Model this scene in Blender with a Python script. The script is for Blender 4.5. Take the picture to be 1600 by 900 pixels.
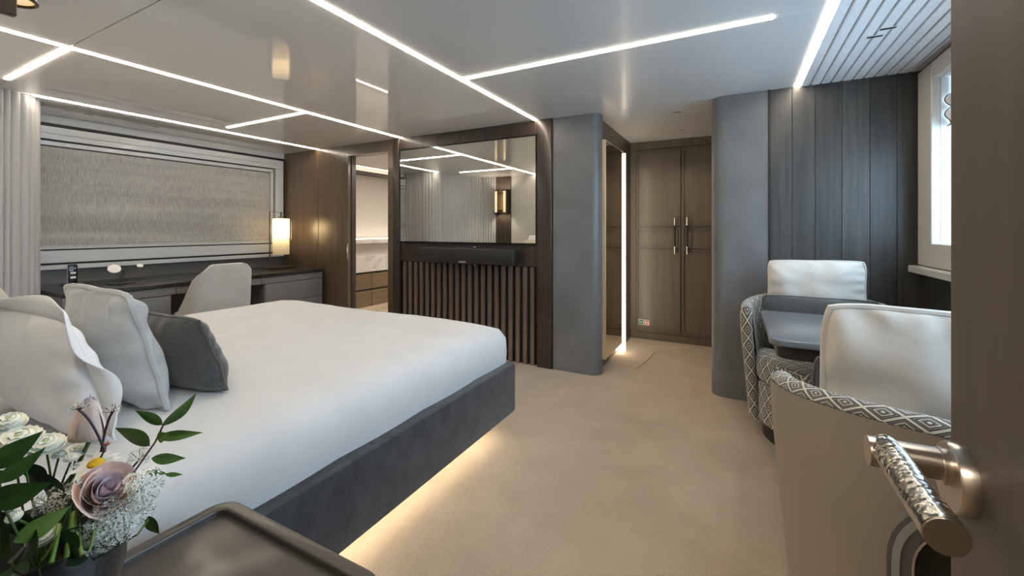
import bpy, bmesh, math, random
from mathutils import Vector, Matrix, noise
for o in list(bpy.data.objects): bpy.data.objects.remove(o, do_unlink=True)
S = bpy.context.scene
COL = S.collection
PI = math.pi
random.seed(7)

# ------------------------------------------------------------------ camera
F_PX, HORIZON, CAM_H, YAW = 661.0, 358.0, 1.20, math.radians(27.9)
cam = bpy.data.cameras.new('camera'); cam_o = bpy.data.objects.new('camera', cam); COL.objects.link(cam_o)
cam.sensor_width = 36; cam.lens = 36*F_PX/1600
cam.shift_y = -(450-HORIZON)/1600
cam.clip_start = 0.02; cam.clip_end = 100
cam_o.location = (0, 0, CAM_H); cam_o.rotation_euler = (PI/2, 0, YAW)
S.camera = cam_o
# ------------------------------------------------------------------ world, exposure
S.view_settings.view_transform = 'Standard'; S.view_settings.look = 'None'
S.view_settings.gamma = 1; S.view_settings.use_curve_mapping = False
S.view_settings.exposure = 0.12
W = bpy.data.worlds.new('sky'); S.world = W; W.use_nodes = True
bg = W.node_tree.nodes['Background']; bg.inputs[0].default_value = (.51, .76, 1, 1); bg.inputs[1].default_value = 9.5
LED = 25.0
WARM = (1, .87, .70)

# ------------------------------------------------------------------ materials
def new_mat(name):
    m = bpy.data.materials.new(name); m.use_nodes = True
    nt = m.node_tree; return m, nt, nt.nodes['Principled BSDF']
def nd(nt, typ, **kw):
    n = nt.nodes.new(typ)
    for k, v in kw.items():
        if k in n.inputs: n.inputs[k].default_value = v
        else: setattr(n, k, v)
    return n
def coords(nt, scale=(1,1,1), src='Object', rot=(0,0,0)):
    tc = nd(nt, 'ShaderNodeTexCoord'); mp = nd(nt, 'ShaderNodeMapping')
    mp.inputs['Scale'].default_value = scale; mp.inputs['Rotation'].default_value = rot
    nt.links.new(tc.outputs[src], mp.inputs[0]); return mp.outputs[0]
def ramp(nt, fac, stops, interp='LINEAR'):
    r = nd(nt, 'ShaderNodeValToRGB'); r.color_ramp.interpolation = interp
    e = r.color_ramp.elements
    while len(e) < len(stops): e.new(.5)
    for i, (p, c) in enumerate(stops): e[i].position = p; e[i].color = (*c, 1)
    nt.links.new(fac, r.inputs[0]); return r.outputs[0]
def bump(nt, bsdf, h, strength=.3, dist=.01):
    b = nd(nt, 'ShaderNodeBump'); b.inputs['Strength'].default_value = strength; b.inputs['Distance'].default_value = dist
    nt.links.new(h, b.inputs['Height']); nt.links.new(b.outputs[0], bsdf.inputs['Normal'])
def plain(name, c, rough=.5, metal=0, coat=0, spec=.5):
    m, nt, b = new_mat(name)
    b.inputs['Base Color'].default_value = (*c, 1); b.inputs['Roughness'].default_value = rough
    b.inputs['Metallic'].default_value = metal; b.inputs['Coat Weight'].default_value = coat
    b.inputs['Coat Roughness'].default_value = .03; b.inputs['Specular IOR Level'].default_value = spec
    return m
def noisy(name, c1, c2, scale, rough=.6, stretch=(1,1,1), bstr=0, bdist=.003, bscale=None, sheen=0, detail=4, coat=0, spec=.5, coat_r=.05):
    m, nt, b = new_mat(name)
    n = nd(nt, 'ShaderNodeTexNoise'); n.inputs['Scale'].default_value = scale; n.inputs['Detail'].default_value = detail
    nt.links.new(coords(nt, stretch), n.inputs['Vector'])
    nt.links.new(ramp(nt, n.outputs['Fac'], [(.3, c1), (.7, c2)]), b.inputs['Base Color'])
    b.inputs['Roughness'].default_value = rough; b.inputs['Sheen Weight'].default_value = sheen
    b.inputs['Coat Weight'].default_value = coat; b.inputs['Coat Roughness'].default_value = coat_r
    b.inputs['Specular IOR Level'].default_value = spec
    if bstr:
        n2 = nd(nt, 'ShaderNodeTexNoise'); n2.inputs['Scale'].default_value = bscale or scale; n2.inputs['Detail'].default_value = 3
        nt.links.new(coords(nt, stretch), n2.inputs['Vector']); bump(nt, b, n2.outputs['Fac'], bstr, bdist)
    return m
def emit(name, c, s):
    m, nt, b = new_mat(name)
    b.inputs['Base Color'].default_value = (.8,.8,.8,1)
    b.inputs['Emission Color'].default_value = (*c, 1); b.inputs['Emission Strength'].default_value = s
    return m
def wood(name, c1, c2, rough=.4, coat=.15, s=26, bstr=.25, axis='z', coat_r=.15):
    st = {'z': (1, 1, .045), 'x': (.045, 1, 1), 'y': (1, .045, 1)}[axis]
    m = noisy(name, c1, c2, s, rough, st, bstr, .0015, s*4, coat=coat, detail=8, coat_r=coat_r)
    return m
M = {}
M['ceiling'] = plain('ceiling_gloss_lacquer', (.86,.835,.80), .5, coat=1.0, spec=.1)
M['ceiling'].node_tree.nodes['Principled BSDF'].inputs['Coat Roughness'].default_value = .008
M['ceiling'].node_tree.nodes['Principled BSDF'].inputs['Coat IOR'].default_value = 1.7
M['ceiling_matt'] = plain('ceiling_satin_paint', (.64,.64,.64), .34, coat=.12)
M['ceiling_matt'].node_tree.nodes['Principled BSDF'].inputs['Coat Roughness'].default_value = .12
M['slat_white'] = plain('white_lacquer_plank', (.88,.88,.88), .3, coat=.3)
M['groove'] = plain('groove_grey', (.4,.4,.4), .6)
M['led'] = emit('led_strip_light', WARM, LED)
M['led_warm'] = emit('led_warm_light', (1,.76,.5), 9)
M['led_bath'] = emit('led_bathroom_light', (1,.88,.72), 14)
# carpet
m, nt, b = new_mat('carpet_beige')
v = coords(nt); n1 = nd(nt,'ShaderNodeTexNoise'); n1.inputs['Scale'].default_value = 1.7; n1.inputs['Detail'].default_value = 6; n1.inputs['Roughness'].default_value=.65
n2 = nd(nt,'ShaderNodeTexNoise'); n2.inputs['Scale'].default_value = 260; n2.inputs['Detail'].default_value = 2
nt.links.new(v, n1.inputs['Vector']); nt.links.new(v, n2.inputs['Vector'])
mx = nd(nt,'ShaderNodeMix', data_type='RGBA', blend_type='MULTIPLY'); mx.inputs[0].default_value = 1
nt.links.new(ramp(nt, n1.outputs['Fac'], [(.3,(.39,.305,.213)),(.7,(.515,.41,.302))]), mx.inputs[6])
nt.links.new(ramp(nt, n2.outputs['Fac'], [(.3,(.72,.72,.72)),(.7,(1.15,1.15,1.15))]), mx.inputs[7])
nt.links.new(mx.outputs[2], b.inputs['Base Color']); b.inputs['Roughness'].default_value = .95; b.inputs['Sheen Weight'].default_value=.25
b.inputs['Specular IOR Level'].default_value = .1
bump(nt, b, n2.outputs['Fac'], .6, .006); M['carpet'] = m
M['wood_tv'] = wood('wood_espresso', (.022,.014,.010), (.056,.036,.026), .38, .2)
M['wood_slat'] = wood('wood_slat_brown', (.10,.066,.05), (.19,.135,.105), .4, .1)
M['wood_slat_back'] = plain('slat_backing_dark', (.012,.008,.006), .6)
M['wood_brown'] = wood('wood_warm_brown', (.085,.056,.033), (.13,.09,.055), .28, .5)
M['wood_closet'] = wood('wood_closet_taupe', (.085,.066,.045), (.12,.094,.066), .42, .15, s=34)
M['wood_grey'] = wood('wood_grey_oak', (.036,.034,.030), (.07,.066,.06), .42, .2, s=40, bstr=.5)
M['wood_door'] = wood('wood_door_taupe', (.072,.053,.034), (.10,.076,.052), .5, .05, s=30, bstr=.15)
M['leather_blue'] = noisy('leather_slate', (.13,.132,.137), (.165,.168,.174), 5, .42, bstr=.15, bdist=.002, bscale=140, spec=.6)
M['flute'] = plain('flute_pale_grey', (.43,.43,.435), .45)
M['head_panel'] = noisy('headwall_pale_fabric', (.45,.44,.42), (.52,.51,.48), 60, .8)
M['linen'] = noisy('bed_linen_white', (.64,.64,.645), (.68,.68,.685), 6, .75, bstr=.12, bdist=.01, bscale=9, sheen=.2, spec=.2)
M['pillow_white'] = noisy('pillow_cotton_white', (.88,.88,.89), (.91,.91,.92), 8, .8, bstr=.25, bdist=.01, bscale=14, sheen=.2, spec=.2)
M['pillow_grey'] = noisy('pillow_silver_satin', (.42,.43,.43), (.52,.53,.53), 9, .55, stretch=(1,1,3), bstr=.35, bdist=.008, bscale=13, sheen=.3, spec=.35)
M['pillow_beige'] = noisy('pillow_beige_satin', (.50,.45,.38), (.58,.53,.46), 12, .6, bstr=.3, bdist=.006, bscale=22, sheen=.3)
M['pillow_dark'] = noisy('pillow_charcoal_velvet', (.055,.055,.056), (.10,.10,.10), 160, .85, bstr=.5, bdist=.003, bscale=150, sheen=.5, spec=.15)
M['pillow_cream'] = noisy('cushion_cream_cotton', (.60,.56,.50), (.67,.63,.57), 7, .7, bstr=.3, bdist=.012, bscale=11, sheen=.25, spec=.25)
M['velvet'] = noisy('bed_velvet_charcoal', (.028,.029,.034), (.056,.058,.066), 14, .8, bstr=.4, bdist=.003, bscale=70, sheen=.35, spec=.2, detail=8)
M['frame_grey'] = plain('window_frame_grey', (.55,.57,.59), .3, coat=.3)
M['frame_black'] = plain('groove_black', (.012,.012,.014), .5)
M['frame_white'] = plain('window_frame_ivory', (.62,.58,.52), .4)
M['reveal'] = plain('reveal_white', (.8,.82,.84), .4)
M['desk_top'] = wood('desk_top_dark', (.012,.010,.009), (.028,.023,.02), .3, .2, axis='y')
M['desk_body'] = plain('desk_grey_lacquer', (.165,.16,.153), .4, coat=.1)
M['desk_silver'] = plain('satin_silver_paint', (.30,.29,.28), .4)
M['splash'] = plain('backsplash_grey', (.10,.095,.09), .35, coat=.2)
M['chair_grey'] = noisy('chair_suede_grey', (.44,.43,.415), (.51,.50,.485), 5, .8, bstr=.2, bdist=.002, bscale=60, sheen=.4)
M['bronze'] = plain('bronze_metal', (.12,.085,.055), .35, metal=.9)
M['black'] = plain('black_plastic', (.012,.012,.013), .4)
M['black_gloss'] = plain('black_gloss', (.01,.01,.01), .12)
M['white_disc'] = plain('white_plastic', (.8,.8,.8), .4)
M['mirror'] = plain('mirror_tv_glass', (.80,.79,.74), .015, metal=1)
M['mirror2'] = plain('mirror_bronze_glass', (.62,.56,.48), .02, metal=1)
M['brass'] = plain('brass_satin', (.72,.56,.36), .4, metal=.6)
M['nickel'] = plain('satin_nickel', (.55,.50,.44), .28, metal=1)
M['chrome'] = plain('chrome', (.75,.73,.70), .15, metal=1)
M['speaker'] = noisy('speaker_mesh_black', (.011,.012,.011), (.02,.02,.019), 400, .6)
M['taupe'] = noisy('armchair_taupe_leather', (.30,.25,.195), (.335,.28,.22), 3, .5, bstr=.1, bdist=.001, bscale=90)
M['tray'] = wood('nightstand_dark_wood', (.034,.028,.023), (.05,.041,.035), .38, .35, axis='x', bstr=.1)
M['table_top'] = plain('table_grey_lacquer', (.16,.17,.185), .28, coat=.2)
M['table_dark'] = plain('table_dark_wood', (.025,.018,.014), .4)
M['white_wall'] = plain('bathroom_wall_white', (.70,.66,.60), .5)
M['drawer_tan'] = wood('vanity_tan_wood', (.17,.11,.06), (.22,.15,.085), .4, .1, axis='y')
M['vase'] = plain('vase_smoky_ceramic', (.045,.042,.04), .08, coat=.6)
M['leaf'] = noisy('leaf_green', (.045,.12,.02), (.10,.20,.04), 30, .38, spec=.5)
M['leaf_light'] = noisy('leaf_light_green', (.10,.20,.03), (.17,.27,.05), 25, .4)
M['leaf_dark'] = noisy('leaf_deep_green', (.012,.035,.012), (.03,.07,.02), 30, .4)
M['stem'] = plain('stem_green', (.10,.17,.045), .5)
M['stem_dark'] = plain('stem_purple_brown', (.07,.035,.045), .5)
def petal_mat(name, c1, c2, sub=.35):
    mm = noisy(name, c1, c2, 22, .6, sheen=.2, spec=.2); bb = mm.node_tree.nodes['Principled BSDF']
    bb.inputs['Subsurface Weight'].default_value = sub; bb.inputs['Subsurface Radius'].default_value = (.01,.006,.005); return mm
M['rose'] = petal_mat('rose_dusty_pink', (.88,.68,.61), (.92,.75,.70))
M['rose_in'] = petal_mat('rose_lilac_heart', (.86,.70,.78), (.92,.80,.85))
M['petal_white'] = petal_mat('petal_white', (.78,.78,.72), (.85,.85,.80))
M['daisy_eye'] = noisy('daisy_yellow', (.75,.42,.01), (.85,.58,.03), 300, .7, bstr=.8, bdist=.002, bscale=400)
M['mum_eye'] = plain('mum_eye_pale', (.62,.66,.34), .7)
M['mum'] = petal_mat('mum_ivory', (.74,.75,.66), (.82,.83,.76))
M['lace'] = petal_mat('lace_flower_cream', (.80,.82,.72), (.88,.88,.84))
M['red_bud'] = petal_mat('red_bud', (.30,.06,.07), (.45,.14,.10))
M['sign_white'] = plain('sign_white', (.75,.74,.68), .5)
M['sign_green'] = plain('sign_green', (.02,.16,.10), .5)
M['sign_red'] = plain('sign_red', (.55,.08,.06), .5)
M['vent'] = plain('vent_black', (.02,.02,.02), .5)
M['corr'] = plain('corridor_taupe', (.5,.45,.38), .6)
M['glass'] = None
m, nt, b = new_mat('window_glass'); nt.nodes.remove(b)
tr = nd(nt,'ShaderNodeBsdfTransparent'); gl = nd(nt,'ShaderNodeBsdfGlossy'); gl.inputs['Roughness'].default_value=.02
ms = nd(nt,'ShaderNodeMixShader'); ms.inputs[0].default_value = .05
nt.links.new(tr.outputs[0], ms.inputs[1]); nt.links.new(gl.outputs[0], ms.inputs[2])
nt.links.new(ms.outputs[0], nt.nodes['Material Output'].inputs[0]); M['glass'] = m
# marble
m, nt, b = new_mat('marble_white'); v = coords(nt)
n1 = nd(nt,'ShaderNodeTexNoise'); n1.inputs['Scale'].default_value = 2.2; n1.inputs['Detail'].default_value = 9; n1.inputs['Distortion'].default_value = 1.6
nt.links.new(v, n1.inputs['Vector'])
nt.links.new(ramp(nt, n1.outputs['Fac'], [(.40,(.72,.69,.64)),(.49,(.55,.52,.48)),(.53,(.72,.69,.64))]), b.inputs['Base Color']); b.inputs['Roughness'].default_value=.2; M['marble'] = m
# woven blind
m, nt, b = new_mat('woven_blind_taupe'); v = coords(nt)
n1 = nd(nt,'ShaderNodeTexNoise'); n1.inputs['Scale'].default_value = 230; n1.inputs['Detail'].default_value = 2
mp = coords(nt, (1, 1.6, .12)); mp2 = coords(nt, (1,.05,1.2))
n3 = nd(nt,'ShaderNodeTexNoise'); n3.inputs['Scale'].default_value = 110
n2 = nd(nt,'ShaderNodeTexNoise'); n2.inputs['Scale'].default_value = 14; n2.inputs['Detail'].default_value = 4
nt.links.new(v, n1.inputs['Vector']); nt.links.new(mp, n3.inputs['Vector']); nt.links.new(mp2, n2.inputs['Vector'])
add = nd(nt,'ShaderNodeMath', operation='ADD'); nt.links.new(n1.outputs['Fac'], add.inputs[0]); nt.links.new(n3.outputs['Fac'], add.inputs[1])
add2 = nd(nt,'ShaderNodeMath', operation='MULTIPLY_ADD'); nt.links.new(n2.outputs['Fac'], add2.inputs[0]); add2.inputs[1].default_value=.6; nt.links.new(add.outputs[0], add2.inputs[2])
sc = nd(nt,'ShaderNodeMath', operation='MULTIPLY'); sc.inputs[1].default_value=.385; nt.links.new(add2.outputs[0], sc.inputs[0])
nt.links.new(ramp(nt, sc.outputs[0], [(.38,(.25,.248,.238)),(.62,(.47,.465,.45))]), b.inputs['Base Color']); b.inputs['Roughness'].default_value=.85
bump(nt, b, sc.outputs[0], .6, .004); M['blind'] = m
# diamond fabric (UV in metres)
m, nt, b = new_mat('diamond_weave_fabric')
uv = nd(nt,'ShaderNodeTexCoord'); mp = nd(nt,'ShaderNodeMapping'); mp.inputs['Scale'].default_value=(1/.08,1/.095,1)
nt.links.new(uv.outputs['UV'], mp.inputs[0]); sp = nd(nt,'ShaderNodeSeparateXYZ'); nt.links.new(mp.outputs[0], sp.inputs[0])
def tri(sock):
    f = nd(nt,'ShaderNodeMath', operation='FRACT'); nt.links.new(sock, f.inputs[0])
    s_ = nd(nt,'ShaderNodeMath', operation='SUBTRACT'); s_.inputs[1].default_value=.5; nt.links.new(f.outputs[0], s_.inputs[0])
    a_ = nd(nt,'ShaderNodeMath', operation='ABSOLUTE'); nt.links.new(s_.outputs[0], a_.inputs[0]); return a_.outputs[0]
ad = nd(nt,'ShaderNodeMath', operation='ADD'); nt.links.new(tri(sp.outputs[0]), ad.inputs[0]); nt.links.new(tri(sp.outputs[1]), ad.inputs[1])
Wt, Dk = (.62,.58,.50), (.05,.045,.042)
nt.links.new(ramp(nt, ad.outputs[0], [(0,Wt),(.07,Dk),(.13,(.16,.15,.13)),(.20,Wt),(.25,Dk),(.31,(.2,.19,.17)),(.36,Dk),(.43,Wt),(.57,Dk),(.64,(.2,.19,.17)),(.69,Dk),(.75,Wt),(.80,(.16,.15,.13)),(.87,Dk),(.93,Wt)], 'CONSTANT'), b.inputs['Base Color'])
b.inputs['Roughness'].default_value=.85; b.inputs['Sheen Weight'].default_value=.2; M['diamond'] = m
# hammered metal
m, nt, b = new_mat('hammered_nickel'); b.inputs['Base Color'].default_value=(.52,.48,.42,1); b.inputs['Metallic'].default_value=1; b.inputs['Roughness'].default_value=.2
vo = nd(nt,'ShaderNodeTexVoronoi'); vo.inputs['Scale'].default_value=230; vo.feature='SMOOTH_F1'; nt.links.new(coords(nt), vo.inputs['Vector'])
bump(nt, b, vo.outputs['Distance'], .55, .0012); M['hammered'] = m
# lamp shade: glowing parchment
m, nt, b = new_mat('lampshade_parchment'); nt.nodes.remove(b)
df=nd(nt,'ShaderNodeBsdfDiffuse'); tl=nd(nt,'ShaderNodeBsdfTranslucent'); ms=nd(nt,'ShaderNodeMixShader'); ms.inputs[0].default_value=.6
df.inputs[0].default_value=(.85,.78,.64,1); tl.inputs[0].default_value=(.95,.84,.62,1)
nt.links.new(df.outputs[0],ms.inputs[1]); nt.links.new(tl.outputs[0],ms.inputs[2]); nt.links.new(ms.outputs[0],nt.nodes['Material Output'].inputs[0]); M['shade']=m
M['bulb'] = emit('bulb_glow', (1,.81,.56), 60)
M['amber'] = emit('amber_glass_glow', (1,.70,.32), .72)

# ------------------------------------------------------------------ builders
EM = {}
def adopt(o, parent, world=True):
    if parent is None: return
    o.parent = parent
    if world and parent in EM.values() or (world and parent.name in EM): o.matrix_parent_inverse = EM[parent.name].inverted()
def thing(name, label, cat, loc=(0,0,0), rotz=0, group=None):
    o = bpy.data.objects.new(name, None); COL.objects.link(o); o.empty_display_size=.1
    o.location = loc; o.rotation_euler = (0,0,rotz); o['label']=label; o['category']=cat
    if group: o['group']=group
    EM[o.name] = Matrix.Translation(loc) @ Matrix.Rotation(rotz,4,'Z'); return o
def tag(o, label, cat, group=None):
    o['label']=label; o['category']=cat
    if group: o['group']=group
    return o
def struct(o, label=None):
    o['kind']='structure'
    if label: o['label']=label
    return o
def link(name, me, mat, parent=None, world=True, smooth=False):
    o = bpy.data.objects.new(name, me); COL.objects.link(o)
    if mat is not None and not me.materials: me.materials.append(mat)
    if smooth:
        for p in me.polygons: p.use_smooth = True
    adopt(o, parent, world); return o
def from_bm(name, bm, mat, parent=None, world=True, smooth=False):
    me = bpy.data.meshes.new(name); bm.normal_update(); bm.to_mesh(me); bm.free()
    return link(name, me, mat, parent, world, smooth)
def smooth_angle(o, ang=35):
    bm = bmesh.new(); bm.from_mesh(o.data); a = math.radians(ang)
    for f in bm.faces: f.smooth = True
    for e in bm.edges:
        if len(e.link_faces)==2 and e.calc_face_angle(0) > a: e.smooth = False
    bm.to_mesh(o.data); bm.free(); return o
def rbox(name, xs, ys, zs, mat, parent=None, bev=.003, seg=1, world=True, smooth=False):
    bm = bmesh.new(); bmesh.ops.create_cube(bm, size=1)
    c = Vector(((xs[0]+xs[1])/2,(ys[0]+ys[1])/2,(zs[0]+zs[1])/2)); d = (abs(xs[1]-xs[0]),abs(ys[1]-ys[0]),abs(zs[1]-zs[0]))
    for v in bm.verts: v.co = Vector((v.co.x*d[0], v.co.y*d[1], v.co.z*d[2])) + c
    if bev: bmesh.ops.bevel(bm, geom=bm.edges[:], offset=min(bev, min(d)*.45), segments=seg, affect='EDGES', profile=.5, clamp_overlap=True)
    o = from_bm(name, bm, mat, parent, world)
    if seg > 1 or smooth: smooth_angle(o, 40)
    return o
def boxes(name, lst, mat, parent=None, world=True):
    bm = bmesh.new()
    for xs, ys, zs in lst:
        r = bmesh.ops.create_cube(bm, size=1)
        for v in r['verts']:
            v.co = Vector(((xs[0]+xs[1])/2+v.co.x*(xs[1]-xs[0]), (ys[0]+ys[1])/2+v.co.y*(ys[1]-ys[0]), (zs[0]+zs[1])/2+v.co.z*(zs[1]-zs[0])))
    return from_bm(name, bm, mat, parent, world)
def prism(name, poly, z0, z1, mat, parent=None, bev=0, seg=2, world=True, ang=30):
    bm = bmesh.new(); vs = [bm.verts.new((x,y,z0)) for x,y in poly]; f = bm.faces.new(vs)
    r = bmesh.ops.extrude_face_region(bm, geom=[f])
    for v in r['geom']:
        if isinstance(v, bmesh.types.BMVert): v.co.z = z1
    bmesh.ops.recalc_face_normals(bm, faces=bm.faces[:])
    if bev:
        es = [e for e in bm.edges if abs(e.verts[0].co.z-e.verts[1].co.z)<1e-6]
        bmesh.ops.bevel(bm, geom=es, offset=bev, segments=seg, affect='EDGES', profile=.5, clamp_overlap=True)
    o = from_bm(name, bm, mat, parent, world); return smooth_angle(o, ang)
def rrect(x0,x1,y0,y1,r,n=6):
    rs = r if isinstance(r,(list,tuple)) else [r]*4
    P = []
    for (cx,cy,a0),rr in zip(((x1,y1,0),(x0,y1,90),(x0,y0,180),(x1,y0,270)), rs):
        sx = -1 if cx==x1 else 1; sy = -1 if cy==y1 else 1
        if rr<=0: P.append((cx,cy)); continue
        for k in range(n+1):
            a = math.radians(a0+90*k/n); P.append((cx+sx*rr+rr*math.cos(a), cy+sy*rr+rr*math.sin(a)))
    return P
def grid(name, fn, nu, nv, mat, parent=None, world=True, closeu=False, uv=None, smooth=True, cap=False):
    vs, fs, uvs = [], [], []
    for j in range(nv+1):
        for i in range(nu + (0 if closeu else 1)): vs.append(fn(i/nu, j/nv))
    w = nu if closeu else nu+1
    for j in range(nv):
        for i in range(nu):
            a=j*w+i; b_=j*w+(i+1)%w; fs.append((a,b_,b_+w,a+w)); uvs.append(((i/nu,j/nv),((i+1)/nu,j/nv),((i+1)/nu,(j+1)/nv),(i/nu,(j+1)/nv)))
    if cap and closeu:
        fs.append(tuple(reversed(range(w)))); fs.append(tuple(nv*w+i for i in range(w)))
    me = bpy.data.meshes.new(name); me.from_pydata(vs,[],fs)
    if uv:
        l = me.uv_layers.new(name='UVMap'); k=0
        for f,q in zip(fs,uvs):
            for p in q: l.data[k].uv = uv(*p); k+=1
    me.update(); return link(name, me, mat, parent, world, smooth)
def tube_geo(pts, r, n=8, closed=False):
    pts=[Vector(p) for p in pts]; L=len(pts); vs=[]; fs=[]
    rr = r if callable(r) else (lambda t: r)
    up=None
    for i,p in enumerate(pts):
        if closed: t=(pts[(i+1)%L]-pts[i-1])
        else: t=pts[min(i+1,L-1)]-pts[max(i-1,0)]
        t.normalize()
        if up is None: up = t.orthogonal().normalized()
        up = (up - t*up.dot(t));
        if up.length<1e-6: up=t.orthogonal()
        up.normalize(); s_=t.cross(up)
        R=rr(i/max(1,L-1))
        for k in range(n):
            a=2*PI*k/n; vs.append(p+R*(math.cos(a)*up+math.sin(a)*s_))
    for i in range(L if closed else L-1):
        for k in range(n):
            j=(i+1)%L; fs.append((i*n+k,i*n+(k+1)%n,j*n+(k+1)%n,j*n+k))
    if not closed: fs.append(tuple(reversed(range(n)))); fs.append(tuple((L-1)*n+k for k in range(n)))
    return vs,fs
def tube(name, pts, r, mat, parent=None, n=8, closed=False, world=True):
    vs,fs=tube_geo(pts,r,n,closed); me=bpy.data.meshes.new(name); me.from_pydata(vs,[],fs); me.update()
    o=link(name,me,mat,parent,world); return smooth_angle(o,50)
def lathe(name, prof, loc, mat, parent=None, n=32, world=True, ang=40):
    vs,fs=[],[]
    for r,z in prof:
        for k in range(n):
            a=2*PI*k/n; vs.append((loc[0]+r*math.cos(a),loc[1]+r*math.sin(a),loc[2]+z))
    for i in range(len(prof)-1):
        for k in range(n): fs.append((i*n+k,i*n+(k+1)%n,(i+1)*n+(k+1)%n,(i+1)*n+k))
    me=bpy.data.meshes.new(name); me.from_pydata(vs,[],fs); me.update()
    o=link(name,me,mat,parent,world); return smooth_angle(o,ang)
def txt(name, body, size, loc, rot, mat, parent, ext=.0006):
    c=bpy.data.curves.new(name,'FONT'); c.body=body; c.size=size; c.extrude=ext; c.align_x='CENTER'; c.align_y='CENTER'
    t=bpy.data.objects.new(name,c); me=bpy.data.meshes.new_from_object(t); bpy.data.objects.remove(t)
    me.transform(Matrix.Translation(loc)@rot.to_4x4() if hasattr(rot,'to_4x4') else Matrix.Translation(loc)@rot)
    return link(name,me,mat,parent)
FW = Vector((-math.sin(YAW), math.cos(YAW), 0)); RT = Vector((math.cos(YAW), math.sin(YAW), 0))
def at(px, py, d):
    "a point d metres in front of the viewpoint, used to plan bouquet positions"
    return Vector((0,0,CAM_H)) + d*(FW + RT*((px-800)/F_PX) + Vector((0,0,(HORIZON-py)/F_PX)))

H, YB, XL, XR, YF = 2.15, 3.38, -5.05, .98, .04   # ceiling, back wall, left wall, right wall, head wall
YC = 4.75                                          # closet front
# ------------------------------------------------------------------ shell
fl = struct(rbox('floor', (-5.6,1.4), (-1.4,5.6), (-.1,0), M['carpet'], bev=0), 'beige wall to wall carpet')
tube('carpet_seam', [(-.75,3.72,.002),(-.72,3.95,.003),(-.70,4.28,.002)], .004, M['carpet'], fl)
ce = struct(rbox('ceiling', (-5.6,1.4), (-1.4,5.6), (H+.02,H+.1), M['groove'], bev=0), 'glossy pale ceiling with recessed light lines')
sw=.0155
def cpanel(xs, ys, mat='ceiling'): return rbox('ceiling_panel', xs, ys, (H,H+.02), M[mat], ce, bev=.0015)
S1,S2,S3,S4 = -1.54,-3.08,-4.40,.36
cpanel((XL,S3-sw),(YF-.14,YB)) 
for ys in ((YF-.14,.87-sw),(.87+sw,2.25-sw),(2.25+sw,YB)): cpanel((S3+sw,S2-sw),ys)
cpanel((S3+sw,-4.20),(2.25-sw,2.25+sw)); cpanel((S3+sw,-4.08),(.87-sw,.87+sw))
cpanel((S2+sw,S1-sw),(YF-.14,.868)); cpanel((S2+sw,S1-sw),(.872,YB))
cpanel((S1+sw,S4-sw),(YF-.14,2.22-sw),'ceiling_matt'); cpanel((S1+sw,S4-sw),(2.22+sw,YB),'ceiling_matt')
cpanel((.15,S4-sw),(2.22-sw+.002,2.22+sw-.002),'ceiling_matt')
cpanel((-1.05,.98),(YB+.004,YC+.6),'ceiling_matt')
npl=11; pw=(XR-S4-sw)/npl
for k in range(npl):
    x0=S4+sw+k*pw; rbox('ceiling_plank',(x0+.004,x0+pw-.004),(YF-.14,YB-.004),(H-.006,H+.014),M['slat_white'],ce,bev=.003)
# led lines, each a recessed lamp
def led(name, xs, ys, label, z=H-.004):
    t=thing(name,label,'ceiling light',((xs[0]+xs[1])/2,(ys[0]+ys[1])/2,z),0,'recessed ceiling light lines')
    rbox('diffuser',xs,ys,(z,z+.012),M['led'],t,bev=0)
    return t
led('light_strip',(S1-sw+.001,S1+sw-.001),(YF,YB-.002),'long recessed light line ending above the television frame\'s upper corner beside the slate pillar')
led('light_strip',(S2-sw+.001,S2+sw-.001),(YF,YB-.002),'long recessed light line ending between the bathroom door and the television')
led('light_strip',(S3-sw+.001,S3+sw-.001),(1.06,YB-.002),'long thin light line in the ceiling beside the desk window')
led('light_strip',(S4-sw+.001,S4+sw-.001),(YF,YB-.002),'recessed light line along the white planked ceiling by the armchairs')
led('light_strip',(S1+sw,.149),(2.22-sw+.001,2.22+sw-.001),'cross light line running from the middle line towards the armchair side')
led('light_strip',(-4.199,S2-sw),(2.25-sw+.001,2.25+sw-.001),'short cross light line over the desk chair')
led('light_strip',(-4.079,S2-sw),(.87-sw+.001,.87+sw-.001),'short cross light line near the pale fluted column')
def vent(x,y,label,rot=False,z=H,kind='ceiling_vent'):
    t=thing(kind,label,'ceiling vent',(x,y,z)); a,b_=(.03,.009) if not rot else (.009,.03)
    rbox('vent_plate',(x-a-.006,x+a+.006),(y-b_-.006,y+b_+.006),(z-.002,z),M['slat_white'],t,bev=.001)
    rbox('vent_slot',(x-a,x+a),(y-b_,y+b_),(z-.004,z-.0015),M['vent'],t,bev=.001)
vent(-.42,3.66,'small black ceiling slot light nearer the bedroom in the wardrobe alcove')
vent(-.46,4.32,'small black ceiling slot light above the wardrobe doors')
vent(.63,2.58,'black slot in the planked ceiling nearer the window',z=H-.006)
vent(.60,2.66,'black slot in the planked ceiling nearer the wooden wall',z=H-.006)
for x,y,l in ((-4.72,1.45,'small dark ceiling slot near the fluted column above the blind'),(-4.74,1.78,'first of two small ceiling slots above the middle of the blind'),(-4.74,1.92,'second of two small ceiling slots above the middle of the blind'),(-4.74,2.9,'small dark ceiling slot above the desk lamp end of the blind')):
    vent(x,y,l,rot=True)
def spot(loc,energy,color,ang,parent,blend=.7):
    l=bpy.data.lights.new('slot_beam','SPOT'); l.energy=energy; l.color=color; l.spot_size=math.radians(ang); l.spot_blend=blend; l.shadow_soft_size=.02
    o=bpy.data.objects.new('slot_beam',l); COL.objects.link(o); o.location=loc; o.parent=parent; o.matrix_parent_inverse=EM[parent.name].inverted()
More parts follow.
